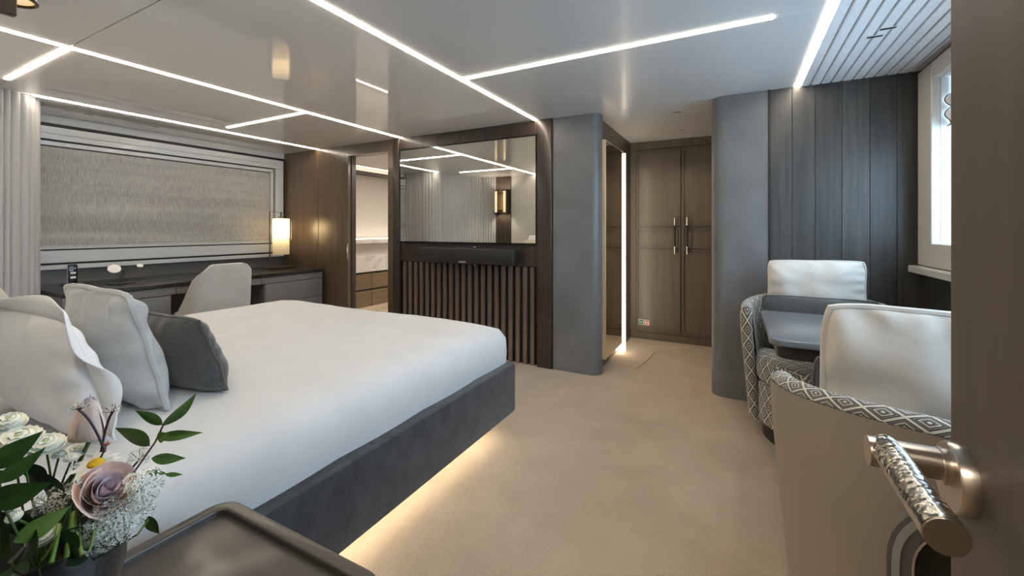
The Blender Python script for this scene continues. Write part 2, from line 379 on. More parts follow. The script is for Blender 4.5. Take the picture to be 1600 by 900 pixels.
spot((-.46,4.32,H-.012),13,(1,.82,.58),120,bpy.data.objects['ceiling_vent.001'])
spot((-.42,3.66,H-.012),10,(1,.85,.65),120,bpy.data.objects['ceiling_vent'])
# ---- back wall
wb=struct(rbox('wall_back',(-5.6,-3.98),(YB+.015,YB+.12),(0,H),M['wood_brown'],bev=0),'warm brown wooden wall')
rbox('wall_panel',(XL,-4.405),(YB,YB+.015),(0,H),M['wood_brown'],wb,bev=.002)
rbox('wall_panel',(-4.40,-3.985),(YB,YB+.015),(0,H),M['wood_brown'],wb,bev=.002)
# bathroom doorway
XD0,XD1=-3.885,-3.28
dr=struct(boxes('trim_1',[((-3.98,XD0),(YB-.012,YB+.10),(0,H)),((XD1,-3.205),(YB-.012,YB+.10),(0,H)),((XD0,XD1),(YB-.012,YB+.10),(2.03,H))],M['wood_brown']),'brown wooden bathroom door casing')
rbox('door_stop',(XD0-.0,XD0+.012),(YB+.03,YB+.09),(0,2.03),M['wood_tv'],dr,bev=.001)
lk=thing('door_latch','small steel latch plate on the bathroom door casing','latch',(XD0+.01,YB-.01,.95))
rbox('latch_plate',(XD0-.012,XD0+.003),(YB-.018,YB-.011),(.86,1.03),M['chrome'],lk,bev=.002)
tube('latch_grip',[(XD0+.004,YB-.03,.88),(XD0+.012,YB-.035,.90),(XD0+.012,YB-.035,.97),(XD0+.004,YB-.03,.99)],.005,M['chrome'],lk)
# bathroom beyond
struct(rbox('wall_bathroom',(-4.8,-4.7),(YB+.15,5.6),(0,H+.02),M['white_wall'],bev=0),'white bathroom wall behind the vanity')
struct(rbox('wall_far',(-4.8,-1.5),(5.5,5.6),(0,H+.02),M['white_wall'],bev=0),'white end wall of the bathroom')
struct(rbox('wall_partition',(-2.1,-2.0),(YB+.2,5.5),(0,H+.02),M['white_wall'],bev=0),'white side wall of the bathroom')
struct(rbox('floor_bathroom',(-4.7,-2.1),(YB+.1,5.5),(0,.012),M['marble'],bev=0),'pale marble bathroom floor')
struct(rbox('ceiling_bathroom',(-4.42,-2.1),(YB+.15,5.5),(2.04,2.06),M['white_wall'],bev=0),'white bathroom ceiling')
rbl=struct(rbox('trim_2',(-4.7,-4.45),(YB+.15,5.5),(1.965,1.985),M['wood_tv'],bev=0),'dark shadow line at the bathroom ceiling')
t=thing('bathroom_light','warm cove light line in the bathroom ceiling','ceiling light',(-4.43,4.4,2.04)); rbox('diffuser',(-4.46,-4.425),(YB+.2,5.4),(2.045,2.075),M['led_bath'],t,bev=0)
t=thing('bathroom_light','added unseen fill panel brightening the bathroom from above','ceiling light',(-3.2,4.4,2.04)); rbox('diffuser',(-3.6,-2.8),(4.0,4.9),(2.03,2.039),emit('bath_fill_panel',(1,.9,.78),10),t,bev=.002)  # glowing panel added out of view to brighten the bathroom
va=thing('bathroom_vanity','floating vanity with marble top and tan wooden drawers through the doorway','vanity',(-4.45,4.3,.2))
rbox('marble_counter',(-4.695,-4.18),(YB+.17,5.2),(.65,.86),M['marble'],va,bev=.004)
rbox('carcass',(-4.695,-4.23),(YB+.17,5.2),(.2,.648),M['wood_tv'],va,bev=.002)
for z0,z1 in ((.43,.625),(.2,.405)):
    for y0,y1 in ((YB+.17,4.02),(4.026,4.6),(4.606,5.2)): rbox('drawer',(-4.235,-4.2),(y0,y1),(z0,z1),M['drawer_tan'],va,bev=.002)
sh=thing('bathroom_shelf','lit marble ledge on the bathroom wall above the vanity','shelf',(-4.6,4.3,1.0))
rbox('ledge',(-4.698,-4.55),(YB+.17,5.2),(1.0,1.06),M['marble'],sh,bev=.003); rbox('light_line',(-4.6,-4.552),(YB+.17,5.2),(1.062,1.07),emit('ledge_led',(1,.88,.72),5),sh,bev=0)
t=thing('floor_light','warm light line under the floating vanity','light strip',(-4.4,4.3,.19)); rbox('diffuser',(-4.42,-4.38),(YB+.2,5.1),(.186,.198),M['led_warm'],t,bev=0)

# ---- television wall
tvw=struct(rbox('wall_television',(-3.2,-1.39),(YB+.03,YB+.2),(0,H),M['wood_slat_back'],bev=0),'espresso wooden wall around the television')
for x0,x1 in ((-3.2,-3.112),(-1.532,-1.392)): rbox('stile',(x0,x1),(YB-.03,YB+.03),(0,H),M['wood_tv'],tvw,bev=.008,seg=3)
for x0,x1 in ((-3.11,-2.61),(-2.608,-2.08),(-2.078,-1.534)): rbox('header_panel',(x0,x1),(YB-.012,YB+.03),(2.03,H),M['wood_tv'],tvw,bev=.002)
rbox('recess_panel',(-3.11,-1.534),(YB,YB+.03),(.868,1.06),M['wood_tv'],tvw,bev=.002)
ns=21; p=(1.545)/ns
sl0=None
for k in range(ns):
    x=-3.095+(k+.5)*p
    if sl0 is None:
        sl0=rbox('slat',(-.018,.018),(-.0175,.0175),(0,.862),M['wood_slat'],tvw,bev=.002); sl0.location=(x,YB+.012,0)
    else:
        c=sl0.copy(); COL.objects.link(c); c.location=(x,YB+.012,0)
tv=thing('television','large mirror finish television set flush into the dark wooden wall','television',(-2.32,YB,1.07))
rbox('screen_glass',(-3.098,-1.546),(YB-.022,YB-.008),(1.075,2.016),M['mirror'],tv,bev=.001)
boxes('bezel',[((-3.108,-1.536),(YB-.024,YB+.01),(2.016,2.026)),((-3.108,-1.536),(YB-.024,YB+.01),(1.063,1.075)),((-3.108,-3.098),(YB-.024,YB+.01),(1.075,2.016)),((-1.546,-1.536),(YB-.024,YB+.01),(1.075,2.016))],M['black_gloss'],tv)
rbox('back_shell',(-3.1,-1.545),(YB-.008,YB+.028),(1.07,2.02),M['black'],tv,bev=0)
sb=thing('soundbar','long black soundbar mounted under the television','soundbar',(-2.22,3.28,.88))
prism('cabinet',rrect(-2.75,-1.70,3.235,3.335,[.02,.02,.02,.02]),.880,1.02,M['speaker'],sb,bev=.008)
for z0 in (1.015,.872): rbox('wall_bracket',(-2.4,-2.15),(3.30,3.379),(z0,z0+.013),M['black'],sb,bev=.001)
for z in (1.034,.868): lathe('bracket_knob',[(.0001,-.006),(.014,-.004),(.014,.004),(.0001,.006)],(-2.14,3.31,z),M['chrome'],sb,n=14)
txt('brand_mark','SONOS',.024,(-2.235,3.2345,.896),Matrix.Rotation(PI/2,4,'X'),M['sign_white'],sb)

# ---- slate pillars and alcove
XA,XPb=-.985,-.16
def arc(cx,cy,r,a0,a1,n=8): return [(cx+r*math.cos(math.radians(a0+(a1-a0)*k/n)),cy+r*math.sin(math.radians(a0+(a1-a0)*k/n))) for k in range(n+1)]
p1=[(-1.385,YB+.1),(-1.385,YB-.012)]+arc(XA-.07,YB-.012+.07,.07,-90,0)+[(XA,YB+.1)]
struct(prism('wall_pillar',p1,0,H,M['leather_blue']),'slate blue leather clad pillar with rounded corner beside the television')
struct(rbox('trim_3',(-1.39,-1.386),(YB-.02,YB+.05),(0,H),M['black'],bev=0),'black joint beside the slate pillar')
wal=struct(rbox('wall_alcove',(XA-.2,-1.03),(YB+.1,YC+.1),(0,H),M['wood_closet'],bev=0),'taupe wooden side wall of the wardrobe alcove')
p2=[(.195,YB+.2),(XPb,YB+.2)]+arc(XPb+.10,YB-.01+.10,.10,180,270)+[(.195,YB-.01)]
wp2=struct(prism('wall_pillar_curved',p2,0,H,M['leather_blue']),'slate leather clad pillar with rounded corner beside the armchairs')
struct(rbox('wall_alcove_inner',(XPb,XPb+.1),(YB+.2,YC+.6),(0,H),M['wood_closet'],bev=0),'side wall behind the curved pillar')
struct(rbox('trim_4',(.196,.206),(YB-.016,YB+.05),(0,H),M['black'],bev=0),'dark joint strip between slate pillar and oak planks')
wr=struct(rbox('wall_back_right',(.2,XR+.2),(YB+.02,YB+.2),(0,H),M['frame_black'],bev=0),'grey oak planked wall behind the armchairs')
xe=[.207,.333,.46,.60,.74,.87,XR+.02]
for k in range(6):
    mm=wood('wood_grey_oak_plank',*[tuple(q*(1+.16*math.sin(k*2.3+1)) for q in c) for c in ((.034,.032,.029),(.066,.062,.057))],.45,.08,s=40,bstr=.5)
    rbox('wall_plank',(xe[k],xe[k+1]-.0015),(YB-.0,YB+.02),(0,H),mm,wr,bev=.0015)
# alcove mirror
mi=thing('alcove_mirror','tall brass edged mirror with light line on the wardrobe alcove wall','mirror',(XA-.02,3.8,.12))
MX=-.955; WX=-1.03
rbox('backing',(WX,MX-.012),(3.50,4.06),(.14,1.92),M['wood_tv'],mi,bev=0)
rbox('glass',(MX-.012,MX-.002),(3.478,4.078),(.125,1.935),M['mirror2'],mi,bev=.0005)
for q in (((3.466,3.478),(.115,1.945)),((4.078,4.084),(.115,1.945)),((3.478,4.078),(1.935,1.945)),((3.478,4.078),(.115,.125))): rbox('brass_frame',(WX+.01,MX),q[0],q[1],M['brass'],mi,bev=.001)
rbox('light_line',(WX,-.944),(4.10,4.135),(.02,1.93),emit('mirror_led',(1,.86,.66),9),mi,bev=0)
rbox('light_line',(WX,WX+.012),(3.50,4.06),(1.955,1.967),emit('mirror_led2',(1,.8,.55),4),mi,bev=0)
rbox('light_line',(WX,WX+.010),(3.44,3.458),(.02,1.93),emit('mirror_led3',(1,.78,.5),45),mi,bev=0)
# ---- wardrobe
wd=thing('wardrobe','built in taupe wooden wardrobe with panelled double doors','wardrobe',(-.5,YC+.3,0))
rbox('carcass',(-1.03,XPb),(YC+.02,YC+.6),(0,H),M['wood_closet'],wd,bev=0)
rbox('plinth',(-1.03,XPb),(YC+.004,YC+.02),(0,.075),M['wood_closet'],wd,bev=.001)
rbox('header_rail',(-1.03,XPb),(YC-.004,YC+.02),(2.065,H),M['wood_closet'],wd,bev=.002)
rbox('side_stile',(-1.03,-.972),(YC-.002,YC+.02),(.077,2.063),M['wood_closet'],wd,bev=.001)
def closet_door(x0,x1,hx,hinge):
    d=rbox('door',(x0,x1),(YC,YC+.02),(.08,2.06),M['wood_closet'],wd,bev=.002)
    def fr(zs): 
        boxes('moulding',[((x0+.010,x0+.022),(YC-.018,YC),zs),((x1-.022,x1-.010),(YC-.018,YC),zs),((x0+.022,x1-.022),(YC-.018,YC),(zs[1]-.014,zs[1])),((x0+.022,x1-.022),(YC-.018,YC),(zs[0],zs[0]+.014))],M['wood_closet'],d)
    fr((.115,.985)); fr((1.0,1.215)); fr((1.23,2.03))
    h=tube('handle',[(hx,YC-.045,.96),(hx,YC-.045,1.30)],.009,M['black'],d,n=12)
    for z in (.94,1.24): tube('handle_end',[(hx,YC-.045,z),(hx,YC-.045,z+.08)],.0115,M['chrome'],d,n=12)
    for z in (.985,1.275): tube('handle_post',[(hx,YC-.045,z),(hx,YC,z)],.006,M['chrome'],d,n=8)
closet_door(-.970,-.5065,-.565,0); closet_door(-.5035,-.165,-.445,1)
for x0,col,lab,gl_ in ((-.944,'sign_green','small green safety sign low on the wardrobe door','a'),(-.884,'sign_red','small red safety sign low on the wardrobe door','b')):
    sg=thing('safety_sign',lab,'sign',(x0+.028,YC,.165))
    rbox('plate',(x0,x0+.057),(YC-.004,YC-.0005),(.155,.215),M['sign_white'],sg,bev=.001)
    rbox('colour_field',(x0+.006,x0+.051),(YC-.0052,YC-.004),(.161,.209),M[col],sg,bev=0)
    if gl_=='a': boxes('pictogram',[((x0+.012,x0+.045),(YC-.006,YC-.005),(.190,.194)),((x0+.016,x0+.041),(YC-.006,YC-.005),(.175,.179)),((x0+.026,x0+.031),(YC-.006,YC-.005),(.179,.190))],M['sign_white'],sg)
    else: boxes('pictogram',[((x0+.012,x0+.022),(YC-.006,YC-.005),(.166,.204)),((x0+.022,x0+.032),(YC-.006,YC-.005),(.184,.190)),((x0+.034,x0+.046),(YC-.006,YC-.005),(.166,.195)),((x0+.037,x0+.043),(YC-.006,YC-.005),(.195,.204))],M['sign_white'],sg)

# ---- left wall with desk window
struct(boxes('wall_left',[((XL-.2,XL-.03),(-.2,YB+.2),(0,H+.02))],M['splash']),'left wall behind the desk')
struct(rbox('trim_5',(XL-.03,XL+.0),(.9,YB),(2.085,H),M['ceiling_matt'],bev=.002),'pale cove strip above the desk window')
struct(rbox('trim_6',(XL-.03,XL-.01),(.9,YB),(2.05,2.087),M['frame_black'],bev=0),'dark shadow gap above the desk window')
w1=thing('window_1','wide window over the desk with closed woven blind and pale grey frame','window',(XL,2.2,.86)); w1['kind']='structure'; del w1['category']
X0=XL-.03
def wf(name,y0,y1,z0,z1,d0,d1,mat): return rbox(name,(X0+d0,X0+d1),(y0,y1),(z0,z1),M[mat],w1,bev=.003)
Y0,Y1=1.0,3.345
wf('outer_frame',Y0,Y1,1.945,2.05,0,.07,'frame_grey'); wf('frame_bead',Y0,Y1-.02,1.99,1.996,.07,.078,'frame_grey')
wf('outer_frame',3.245,Y1,.862,1.943,0,.07,'frame_grey'); wf('outer_frame',Y0,3.243,.918,1.020,0,.07,'frame_grey'); wf('outer_frame',Y0,Y1,.862,.9,0,.075,'frame_grey')
wf('groove',Y0,3.245,1.03,1.943,0,.035,'frame_black'); wf('groove',Y0,Y1,.9,.918,0,.05,'frame_black'); wf('groove',Y0,3.243,1.02,1.032,0,.04,'frame_black')
wf('inner_frame',Y0,3.225,1.895,1.932,0,.055,'frame_grey'); wf('inner_frame',3.19,3.225,1.032,1.893,0,.055,'frame_grey'); wf('inner_frame',Y0,3.188,1.032,1.05,0,.058,'frame_grey')
# woven blind with soft horizontal folds
def blind_fn(u,v):
    z=1.885-v*.835; y=1.0+u*2.185
    return (X0+.046+.005*math.sin(v*21)+.008*max(0,(v-.92)/.08), y, z)
bl=grid('woven_blind',blind_fn,8,60,M['blind'],w1)
wf('blind_hem_bar',Y0,3.185,1.051,1.062,.045,.058,'frame_grey')
bs=struct(rbox('wall_backsplash',(X0,X0+.03),(1.0,3.30),(.74,.862),M['splash'],bev=.002),'dark grey backsplash between desk and window')
# fluted column: pale ribbed wall that bulges out of the head wall
path=[(-3.86,.06),(-4.05,.085),(-4.2,.19),(-4.29,.36),(-4.34,.58),(-4.37,.80),(-4.405,.95),(-4.46,1.055),(-4.55,1.115),(-4.66,1.138),(-4.82,1.14),(-5.06,1.14)]
def resample(path,step):
    # Catmull-Rom then equal arc steps
    P=[Vector(p) for p in path]; out=[]
    for i in range(len(P)-1):
        a=P[max(i-1,0)];b_=P[i];c=P[i+1];d=P[min(i+2,len(P)-1)]
        for k in range(24):
            t=k/24; out.append(.5*((2*b_)+(c-a)*t+(2*a-5*b_+4*c-d)*t*t+(3*b_-a-3*c+d)*t**3))
    out.append(P[-1]); res=[out[0]]; acc=0
    for i in range(1,len(out)):
        acc+=(out[i]-out[i-1]).length
        if acc>=step: res.append(out[i]); acc=0
    return res
fp=resample(path,.0055); vs=[];L=len(fp)
for i,p in enumerate(fp):
    t=(fp[min(i+1,L-1)]-fp[max(i-1,0)]).normalized(); n_=Vector((-t.y,t.x))*-1
    if n_.x<0 and i<L*.8: n_=-n_
    if i>=L*.8: n_=Vector((t.y,-t.x)); n_= n_ if n_.y>0 else -n_
    ph=(i%6)/6; off=.016*abs(math.sin(PI*ph))**.45
    q=p+n_*off; vs.append((q.x,q.y))
me=bpy.data.meshes.new('fluted_wall'); V=[(x,y,0) for x,y in vs]+[(x,y,H) for x,y in vs]
me.from_pydata(V,[],[(i,i+1,L+i+1,L+i) for i in range(L-1)]); me.update()
struct(link('wall_fluted',me,M['flute']),'pale grey fluted wall curving round beside the bed head'); smooth_angle(bpy.data.objects['wall_fluted'],60)
# ---- head wall behind the viewpoint (seen in the mirror television)
wf_=struct(rbox('wall_front',(-5.2,-.46),(YF-.14,YF-.02),(0,H+.02),M['head_panel'],bev=0),'head wall of the bedroom')
rbox('fabric_panel',(-3.55,-1.06),(YF-.02,YF),(0,H),M['head_panel'],wf_,bev=.002)
for x0,x1 in ((-3.86,-3.552),(-1.058,-.46)): rbox('dark_panel',(x0,x1),(YF-.02,YF+.012),(0,H),M['wood_tv'],wf_,bev=.002)
struct(boxes('wall_front_right',[((.24,XR+.2),(YF-.14,YF),(0,H+.02)),((-.46,.24),(YF-.14,YF),(2.06,H+.02))],M['wood_door']),'wall above and beside the entrance door')
struct(boxes('wall_corridor',[((-1.2,-1.1),(-1.4,YF-.14),(0,H+.02)),((1.0,1.1),(-1.4,YF-.14),(0,H+.02)),((-1.2,1.1),(-1.4,-1.3),(0,H+.02)),((-1.2,1.1),(-1.3,YF-.14),(H-.01,H+.02))],M['corr']),'entrance corridor walls')
t=thing('corridor_fill','added warm fill light in the unseen corridor behind the viewpoint','ceiling light',(0,-.8,H-.02)); rbox('diffuser',(-.5,.5),(-1.0,-.6),(H-.025,H-.012),emit('corridor_fill_glow',(1,.87,.72),16),t,bev=.002)  # unseen fill added behind the camera to lift chair back, door and pillows
# ---- right wall with window
ZB,ZT=1.12,2.03; YW0,YW1=.55,3.14
struct(boxes('wall_right',[((XR,XR+.38),(-.1,YB+.02),(0,ZB-.02)),((XR,XR+.38),(-.1,YB+.02),(ZT+.02,H+.02)),((XR,XR+.38),(YW1+.02,YB+.02),(ZB-.02,ZT+.02)),((XR,XR+.38),(-.1,YW0-.02),(ZB-.02,ZT+.02))],M['wood_grey']),'grey oak wall under and around the daylight window')
w2=thing('window_2','daylight window with ivory frame beside the armchairs','window',(XR,1.9,ZB)); w2['kind']='structure'; del w2['category']
def wf2(name,xs,ys,zs,mat,bev=.004): return rbox(name,xs,ys,zs,M[mat],w2,bev=bev)
wf2('frame_stile',(XR-.03,XR+.01),(YW1,3.335),(.99,2.12),'frame_white'); wf2('frame_stile',(XR-.03,XR+.01),(YW0-.15,YW0),(.99,2.12),'frame_white')
wf2('frame_rail',(XR-.03,XR+.01),(YW0,YW1-.001),(ZT,2.12),'frame_white'); wf2('frame_rail',(XR-.03,XR+.01),(YW0,YW1-.001),(.99,ZB),'frame_white')
wf2('reveal_board',(XR+.01,XR+.37),(YW1,YW1+.018),(ZB,ZT),'reveal',0); wf2('reveal_board',(XR+.01,XR+.37),(YW0-.018,YW0),(ZB,ZT),'reveal',0)
wf2('reveal_board',(XR+.01,XR+.37),(YW0,YW1),(ZT,ZT+.018),'reveal',0); wf2('reveal_board',(XR+.01,XR+.37),(YW0,YW1),(ZB-.018,ZB),'reveal',0)
boxes('pane_frame',[((XR+.33,XR+.37),(YW1-.05,YW1),(ZB,ZT)),((XR+.33,XR+.37),(YW0,YW0+.05),(ZB,ZT)),((XR+.33,XR+.37),(YW0,YW1),(ZT-.05,ZT)),((XR+.33,XR+.37),(YW0,YW1),(ZB,ZB+.05)),((XR+.33,XR+.37),(1.80,1.86),(ZB,ZT))],M['reveal'],w2)
wf2('pane',(XR+.345,XR+.351),(YW0+.05,1.80),(ZB+.05,ZT-.05),'glass',0); wf2('pane',(XR+.345,XR+.351),(1.86,YW1-.05),(ZB+.05,ZT-.05),'glass',0)
wf2('sill',(XR-.07,XR+.01),(YW0-.15,3.35),(.945,.985),'frame_white')
def rb(u,v):
    y=YW0+.012+u*(YW1-YW0-.024); z=2.02-v*.25; f=.02*abs(math.sin(v*PI*3.2))*(v>.35)
    return (XR+.05-f*1.4, y, z-(.01 if v>.9 else 0))
rbm=grid('roman_blind',rb,6,40,M['pillow_white'],w2)
tube('blind_binding',[rb(1,k/40) for k in range(41)],.004,M['black'],w2,n=6)
tube('blind_binding',[rb(k/6,.0) for k in range(7)],.004,M['black'],w2,n=6)
tube('blind_binding',[rb(k/6,1.0) for k in range(7)],.004,M['black'],w2,n=6)
pl=bpy.data.lights.new('window_portal','AREA'); pl.shape='RECTANGLE'; pl.size=YW1-YW0; pl.size_y=ZT-ZB; pl.cycles.is_portal=True
po=bpy.data.objects.new('window_portal',pl); COL.objects.link(po); po.location=(XR+.39,(YW0+YW1)/2,(ZB+ZT)/2); po.rotation_euler=(0,PI/2,0)
# rails: portal faces into the room (-X)
po.rotation_euler=(PI/2,0,-PI/2); po.rotation_euler=(0,PI/2,0)

# ------------------------------------------------------------------ entrance door with lever
DX=.165
dd=thing('door_1','open taupe wooden entrance door at the edge of the view','door',(DX+.02,.1,0)); dd['kind']='structure'; del dd['category']
rbox('leaf',(DX,DX+.04),(-.28,.505),(.008,2.05),M['wood_door'],dd,bev=.002)
hz,hy=1.008,.477
rx=Matrix.Rotation(-PI/2,4,'Y')
def disc(name,x0,x1,y,z,r0,r1,mat,n=32,par=dd):
    vs=[];fs=[]
    for x,r in ((x0,r0*.0001),(x0,r0),(x1-(x1-x0)*.12,r1),(x1,r1*.97),(x1,.0001)):
        for k in range(n): a=2*PI*k/n; vs.append((x,y+r*math.cos(a),z+r*math.sin(a)))
    for i in range(4):
        for k in range(n): fs.append((i*n+k,i*n+(k+1)%n,(i+1)*n+(k+1)%n,(i+1)*n+k))
    me=bpy.data.meshes.new(name); me.from_pydata(vs,[],fs); me.update(); return smooth_angle(link(name,me,mat,par),40)
hd=disc('door_handle',DX,DX-.011,hy,hz-.012,.0275,.0275,M['nickel'])
tube('handle_neck',[(DX-.010,hy,hz-.004),(DX-.016,hy,hz-.004)],.0145,M['nickel'],hd,n=28)
tube('handle_stem',[(DX-.014,hy,hz-.003),(DX-.0625,hy,hz-.003)],.0125,M['nickel'],hd,n=28)
tube('lever_grip',[(DX-.050,hy+.004,hz),(DX-.050,hy-.008,hz)]+[(DX-.050,hy-.008-.112*k/10,hz+.002) for k in range(1,11)],.0117,M['hammered'],hd,n=28)
tube('lever_cap',[(DX-.050,hy-.120,hz+.002),(DX-.050,hy-.1215,hz+.002)],.0113,M['nickel'],hd,n=28)

# ------------------------------------------------------------------ bed
bd=thing('bed','large bed with charcoal velvet floating base and white duvet','bed',(-2.31,1.2,0))
BX0,BX1,BY0,BY1=-3.44,-1.175,.06,2.285
prism('bed_base',rrect(BX0,BX1,BY0,BY1,[.035]*4),.105,.392,M['velvet'],bd,bev=.012)
rbox('bed_plinth',(BX0+.16,BX1-.13),(BY0+.02,BY1-.13),(0,.105),M['black'],bd,bev=.002)
boxes('underlight',[((BX1-.125,BX1-.095),(BY0+.1,BY1-.15),(.085,.103)),((BX0+.2,BX1-.2),(BY1-.125,BY1-.095),(.085,.103))],emit('bed_led',(1,.82,.60),15),bd)
def mattress(name,x0,x1,y0,y1,z0,z1,mat):
    nx,ny=60,60; cx,cy=(x0+x1)/2,(y0+y1)/2; hx,hy_=(x1-x0)/2,(y1-y0)/2
    def f(u,v):
        a=2*u-1; b_=2*v-1   # square to rounded dome: side walls at |.|>.86
        def side(s):
            k=.88
            if abs(s)<=k: return s/k*.93,0
            q=(abs(s)-k)/(1-k); return math.copysign(.93+.07*math.sin(min(1,q*1.6)*PI/2),s), q
        sx,qx=side(a); sy,qy=side(b_)
        q=max(qx,qy)
        dome=.022*(1-sx**2)*(1-abs(sy)**3)
        edge=.028*abs(sx)**8+.004*abs(sy)**8
        top=z1+dome-edge*.9
        z=top if q<=0 else (top-(top-z0)*(1-math.cos(min(1,q)*PI/2))**.9)
        # tuck in slightly at the very bottom
        tk=1-.018*max(0,q-.6)/.4
        # softened corner plan
        r=.055; X=sx*hx*tk; Y=sy*hy_*tk
        ox=abs(X)-(hx-r); oy=abs(Y)-(hy_-r)
        if ox>0 and oy>0:
            d=math.hypot(ox,oy)
            if d>r: X=math.copysign(hx-r+ox*r/d,X); Y=math.copysign(hy_-r+oy*r/d,Y)
        nz=noise.noise(Vector((X*1.7,Y*1.7,1.3)))*.012+noise.noise(Vector((X*6,Y*6,4)))*.003
        wob=.010*math.sin(Y*7+1)*q if qx>qy else .010*math.sin(X*8)*q
        return (cx+X+(math.copysign(wob,X) if qx>qy else 0),cy+Y+(math.copysign(wob,Y) if qy>=qx and q>0 else 0),z+(nz if q<.5 else nz*.3))
    return grid(name,f,nx,ny,mat,bd)
mt_=mattress('duvet',BX0+.05,BX1-.047,BY0+.02,BY1-.012,.375,.623,M['linen'])
rbox('mattress',(BX0+.12,BX1-.12),(BY0+.04,BY1-.11),(.39,.545),M['linen'],bd,bev=.03,seg=3)
rbox('headboard',(BX0,BX1),(YF+.001,BY0+.0),(.105,1.0),M['head_panel'],bd,bev=.008,seg=2)

def pillow(name,label,loc,w,h,th,tilt,yaw,roll,mat,pipe=None,pipe_r=.006,flange=0,group=None,seed=0,cat='pillow',pinch=.045,sag=.0,n=44,wr=.006,round_=.15):
    "upright pillow: width along local X, height along local Z, bulging along Y; origin at bottom centre"
    t=thing(name,label,cat,loc,0,group)
    Mx=Matrix.Rotation(yaw,4,'Z')@Matrix.Rotation(tilt,4,'X')@Matrix.Rotation(roll,4,'Y')
    def plan(a,b_):
        A=a*math.sqrt(1-round_*b_**4/1.0); B=b_*math.sqrt(1-round_*a**4/1.0)
        X=w/2*A*(1-pinch*(1-b_*b_)); Z=h/2+h/2*B*(1-pinch*(1-a*a))
        Z-=sag*(1-a*a)*(b_+1)/2*h
        return X,Z
    def surf(s):
        def f(u,v):
            a=math.sin((u-.5)*PI)*.35+(2*u-1)*.65; b_=math.sin((v-.5)*PI)*.35+(2*v-1)*.65
            X,Z=plan(a,b_)
            d=max(0,(1-abs(a)**3.0)*(1-abs(b_)**3.0))**.55
            belly=1+.18*(-b_)
            wv=noise.noise(Vector((X*8+seed,Z*6,s*3)))*wr*2.2
            nz=noise.noise(Vector((X*5+seed*2,Z*5,s)))*3
            eb=math.exp(-(1-abs(b_))/.16); ea=math.exp(-(1-abs(a))/.16)
            pk=wr*.75*(math.sin(a*17+nz+seed)*eb+math.sin(b_*14+nz*1.3+seed*2)*ea)
            cr=wr*1.3*math.sin((a*math.copysign(1,b_)-b_*math.copysign(1,a))*9+nz)*math.exp(-((1-abs(a))+(1-abs(b_)))/.35)
            y=s*(th/2*d*belly)+(wv+pk+cr)*min(1,d*2.5)
            return Mx@Vector((X,y,Z))
        return f
    vs=[];fs=[]
    for s in (1,-1):
        base=len(vs); f=surf(s)
        for j in range(n+1):
            for i in range(n+1): vs.append(f(i/n,j/n))
        for j in range(n):
            for i in range(n):
                q=(base+j*(n+1)+i,base+j*(n+1)+i+1,base+(j+1)*(n+1)+i+1,base+(j+1)*(n+1)+i); fs.append(q if s<0 else q[::-1])
    bm=bmesh.new(); bv=[bm.verts.new(v) for v in vs]
    for q in fs: bm.faces.new([bv[k] for k in q])
    bmesh.ops.remove_doubles(bm,verts=bm.verts[:],dist=.0006)
    from_bm('cover',bm,mat,t,world=False,smooth=True)
    per=[]
    for k in range(96):
        s=k/96*4; e=int(s); q=s-e
        a,b_=[(2*q-1,-1),(1,2*q-1),(1-2*q,1),(-1,1-2*q)][e]
        per.append((a,b_))
    if pipe is not None:
        tube('piping',[Mx@Vector((plan(a,b_)[0],noise.noise(Vector((a*2+seed,b_*2,0)))*.006,plan(a,b_)[1])) for a,b_ in per],pipe_r,pipe,t,n=7,closed=True,world=False)
    if flange:
        np_=192; V=[];Fc=[]
        for k in range(np_):
            s=k/np_*4; e=int(s); q=s-e
            a,b_=[(2*q-1,-1),(1,2*q-1),(1-2*q,1),(-1,1-2*q)][e]
            X,Z=plan(a,b_)
            for m_,g in enumerate((0,.33,.66,1)):
                A=a*(1+2*flange*g/w); B=b_*(1+2*flange*g/h); xx=X*(1+2*flange*g/w) if abs(a)>.999 or True else X
                xx=X+math.copysign(flange*g,a)*min(1,(abs(a)**6)); zz=Z+(flange*g*b_**6 if b_>0 else 0)
                wv=(math.sin(s*8.3+seed)*.024+math.sin(s*3.1+2*seed)*.010)*g*g
                V.append(Mx@Vector((xx,wv,zz+math.sin(s*9)*.004*g)))
        for k in range(np_):
            for g in range(3):
                a0=k*4+g; a1=((k+1)%np_)*4+g; Fc.append((a0,a1,a1+1,a0+1))
        me=bpy.data.meshes.new('flange'); me.from_pydata([tuple(v) for v in V],[],Fc); me.update()
        fo=link('flange',me,mat,t,False,True); sm=fo.modifiers.new('thick','SOLIDIFY'); sm.thickness=.003
    return t
ZM=.60
R=math.radians
pillow('bed_pillow','large white flanged pillow nearest the flowers on the bed',(-1.765,.487,ZM+.035),.64,.355,.13,R(15),R(3),0,M['pillow_white'],flange=.048,seed=2,pinch=.03,wr=.008)
pillow('bed_pillow','silver grey satin cushion with piping between white pillow and charcoal cushion',(-1.735,.650,ZM+.036),.385,.405,.13,R(16),R(4),R(2),M['pillow_grey'],M['pillow_grey'],seed=5,wr=.011,pipe_r=.009)
pillow('bed_cushion','small charcoal velvet cushion in front of the other bed pillows',(-1.742,.818,ZM+.034),.40,.295,.13,R(20),R(6),0,M['pillow_dark'],M['pillow_dark'],seed=8,cat='cushion',pipe_r=.005)
pillow('bed_pillow','white pillow at the far side of the bed',(-2.75,.36,ZM+.04),.66,.44,.18,R(16),R(-2),0,M['pillow_white'],flange=.04,seed=12,pinch=.03)
pillow('bed_pillow','beige satin cushion on the far side of the bed',(-2.82,.60,ZM+.026),.48,.42,.15,R(16),R(-2),R(-1),M['pillow_beige'],M['pillow_beige'],seed=15)

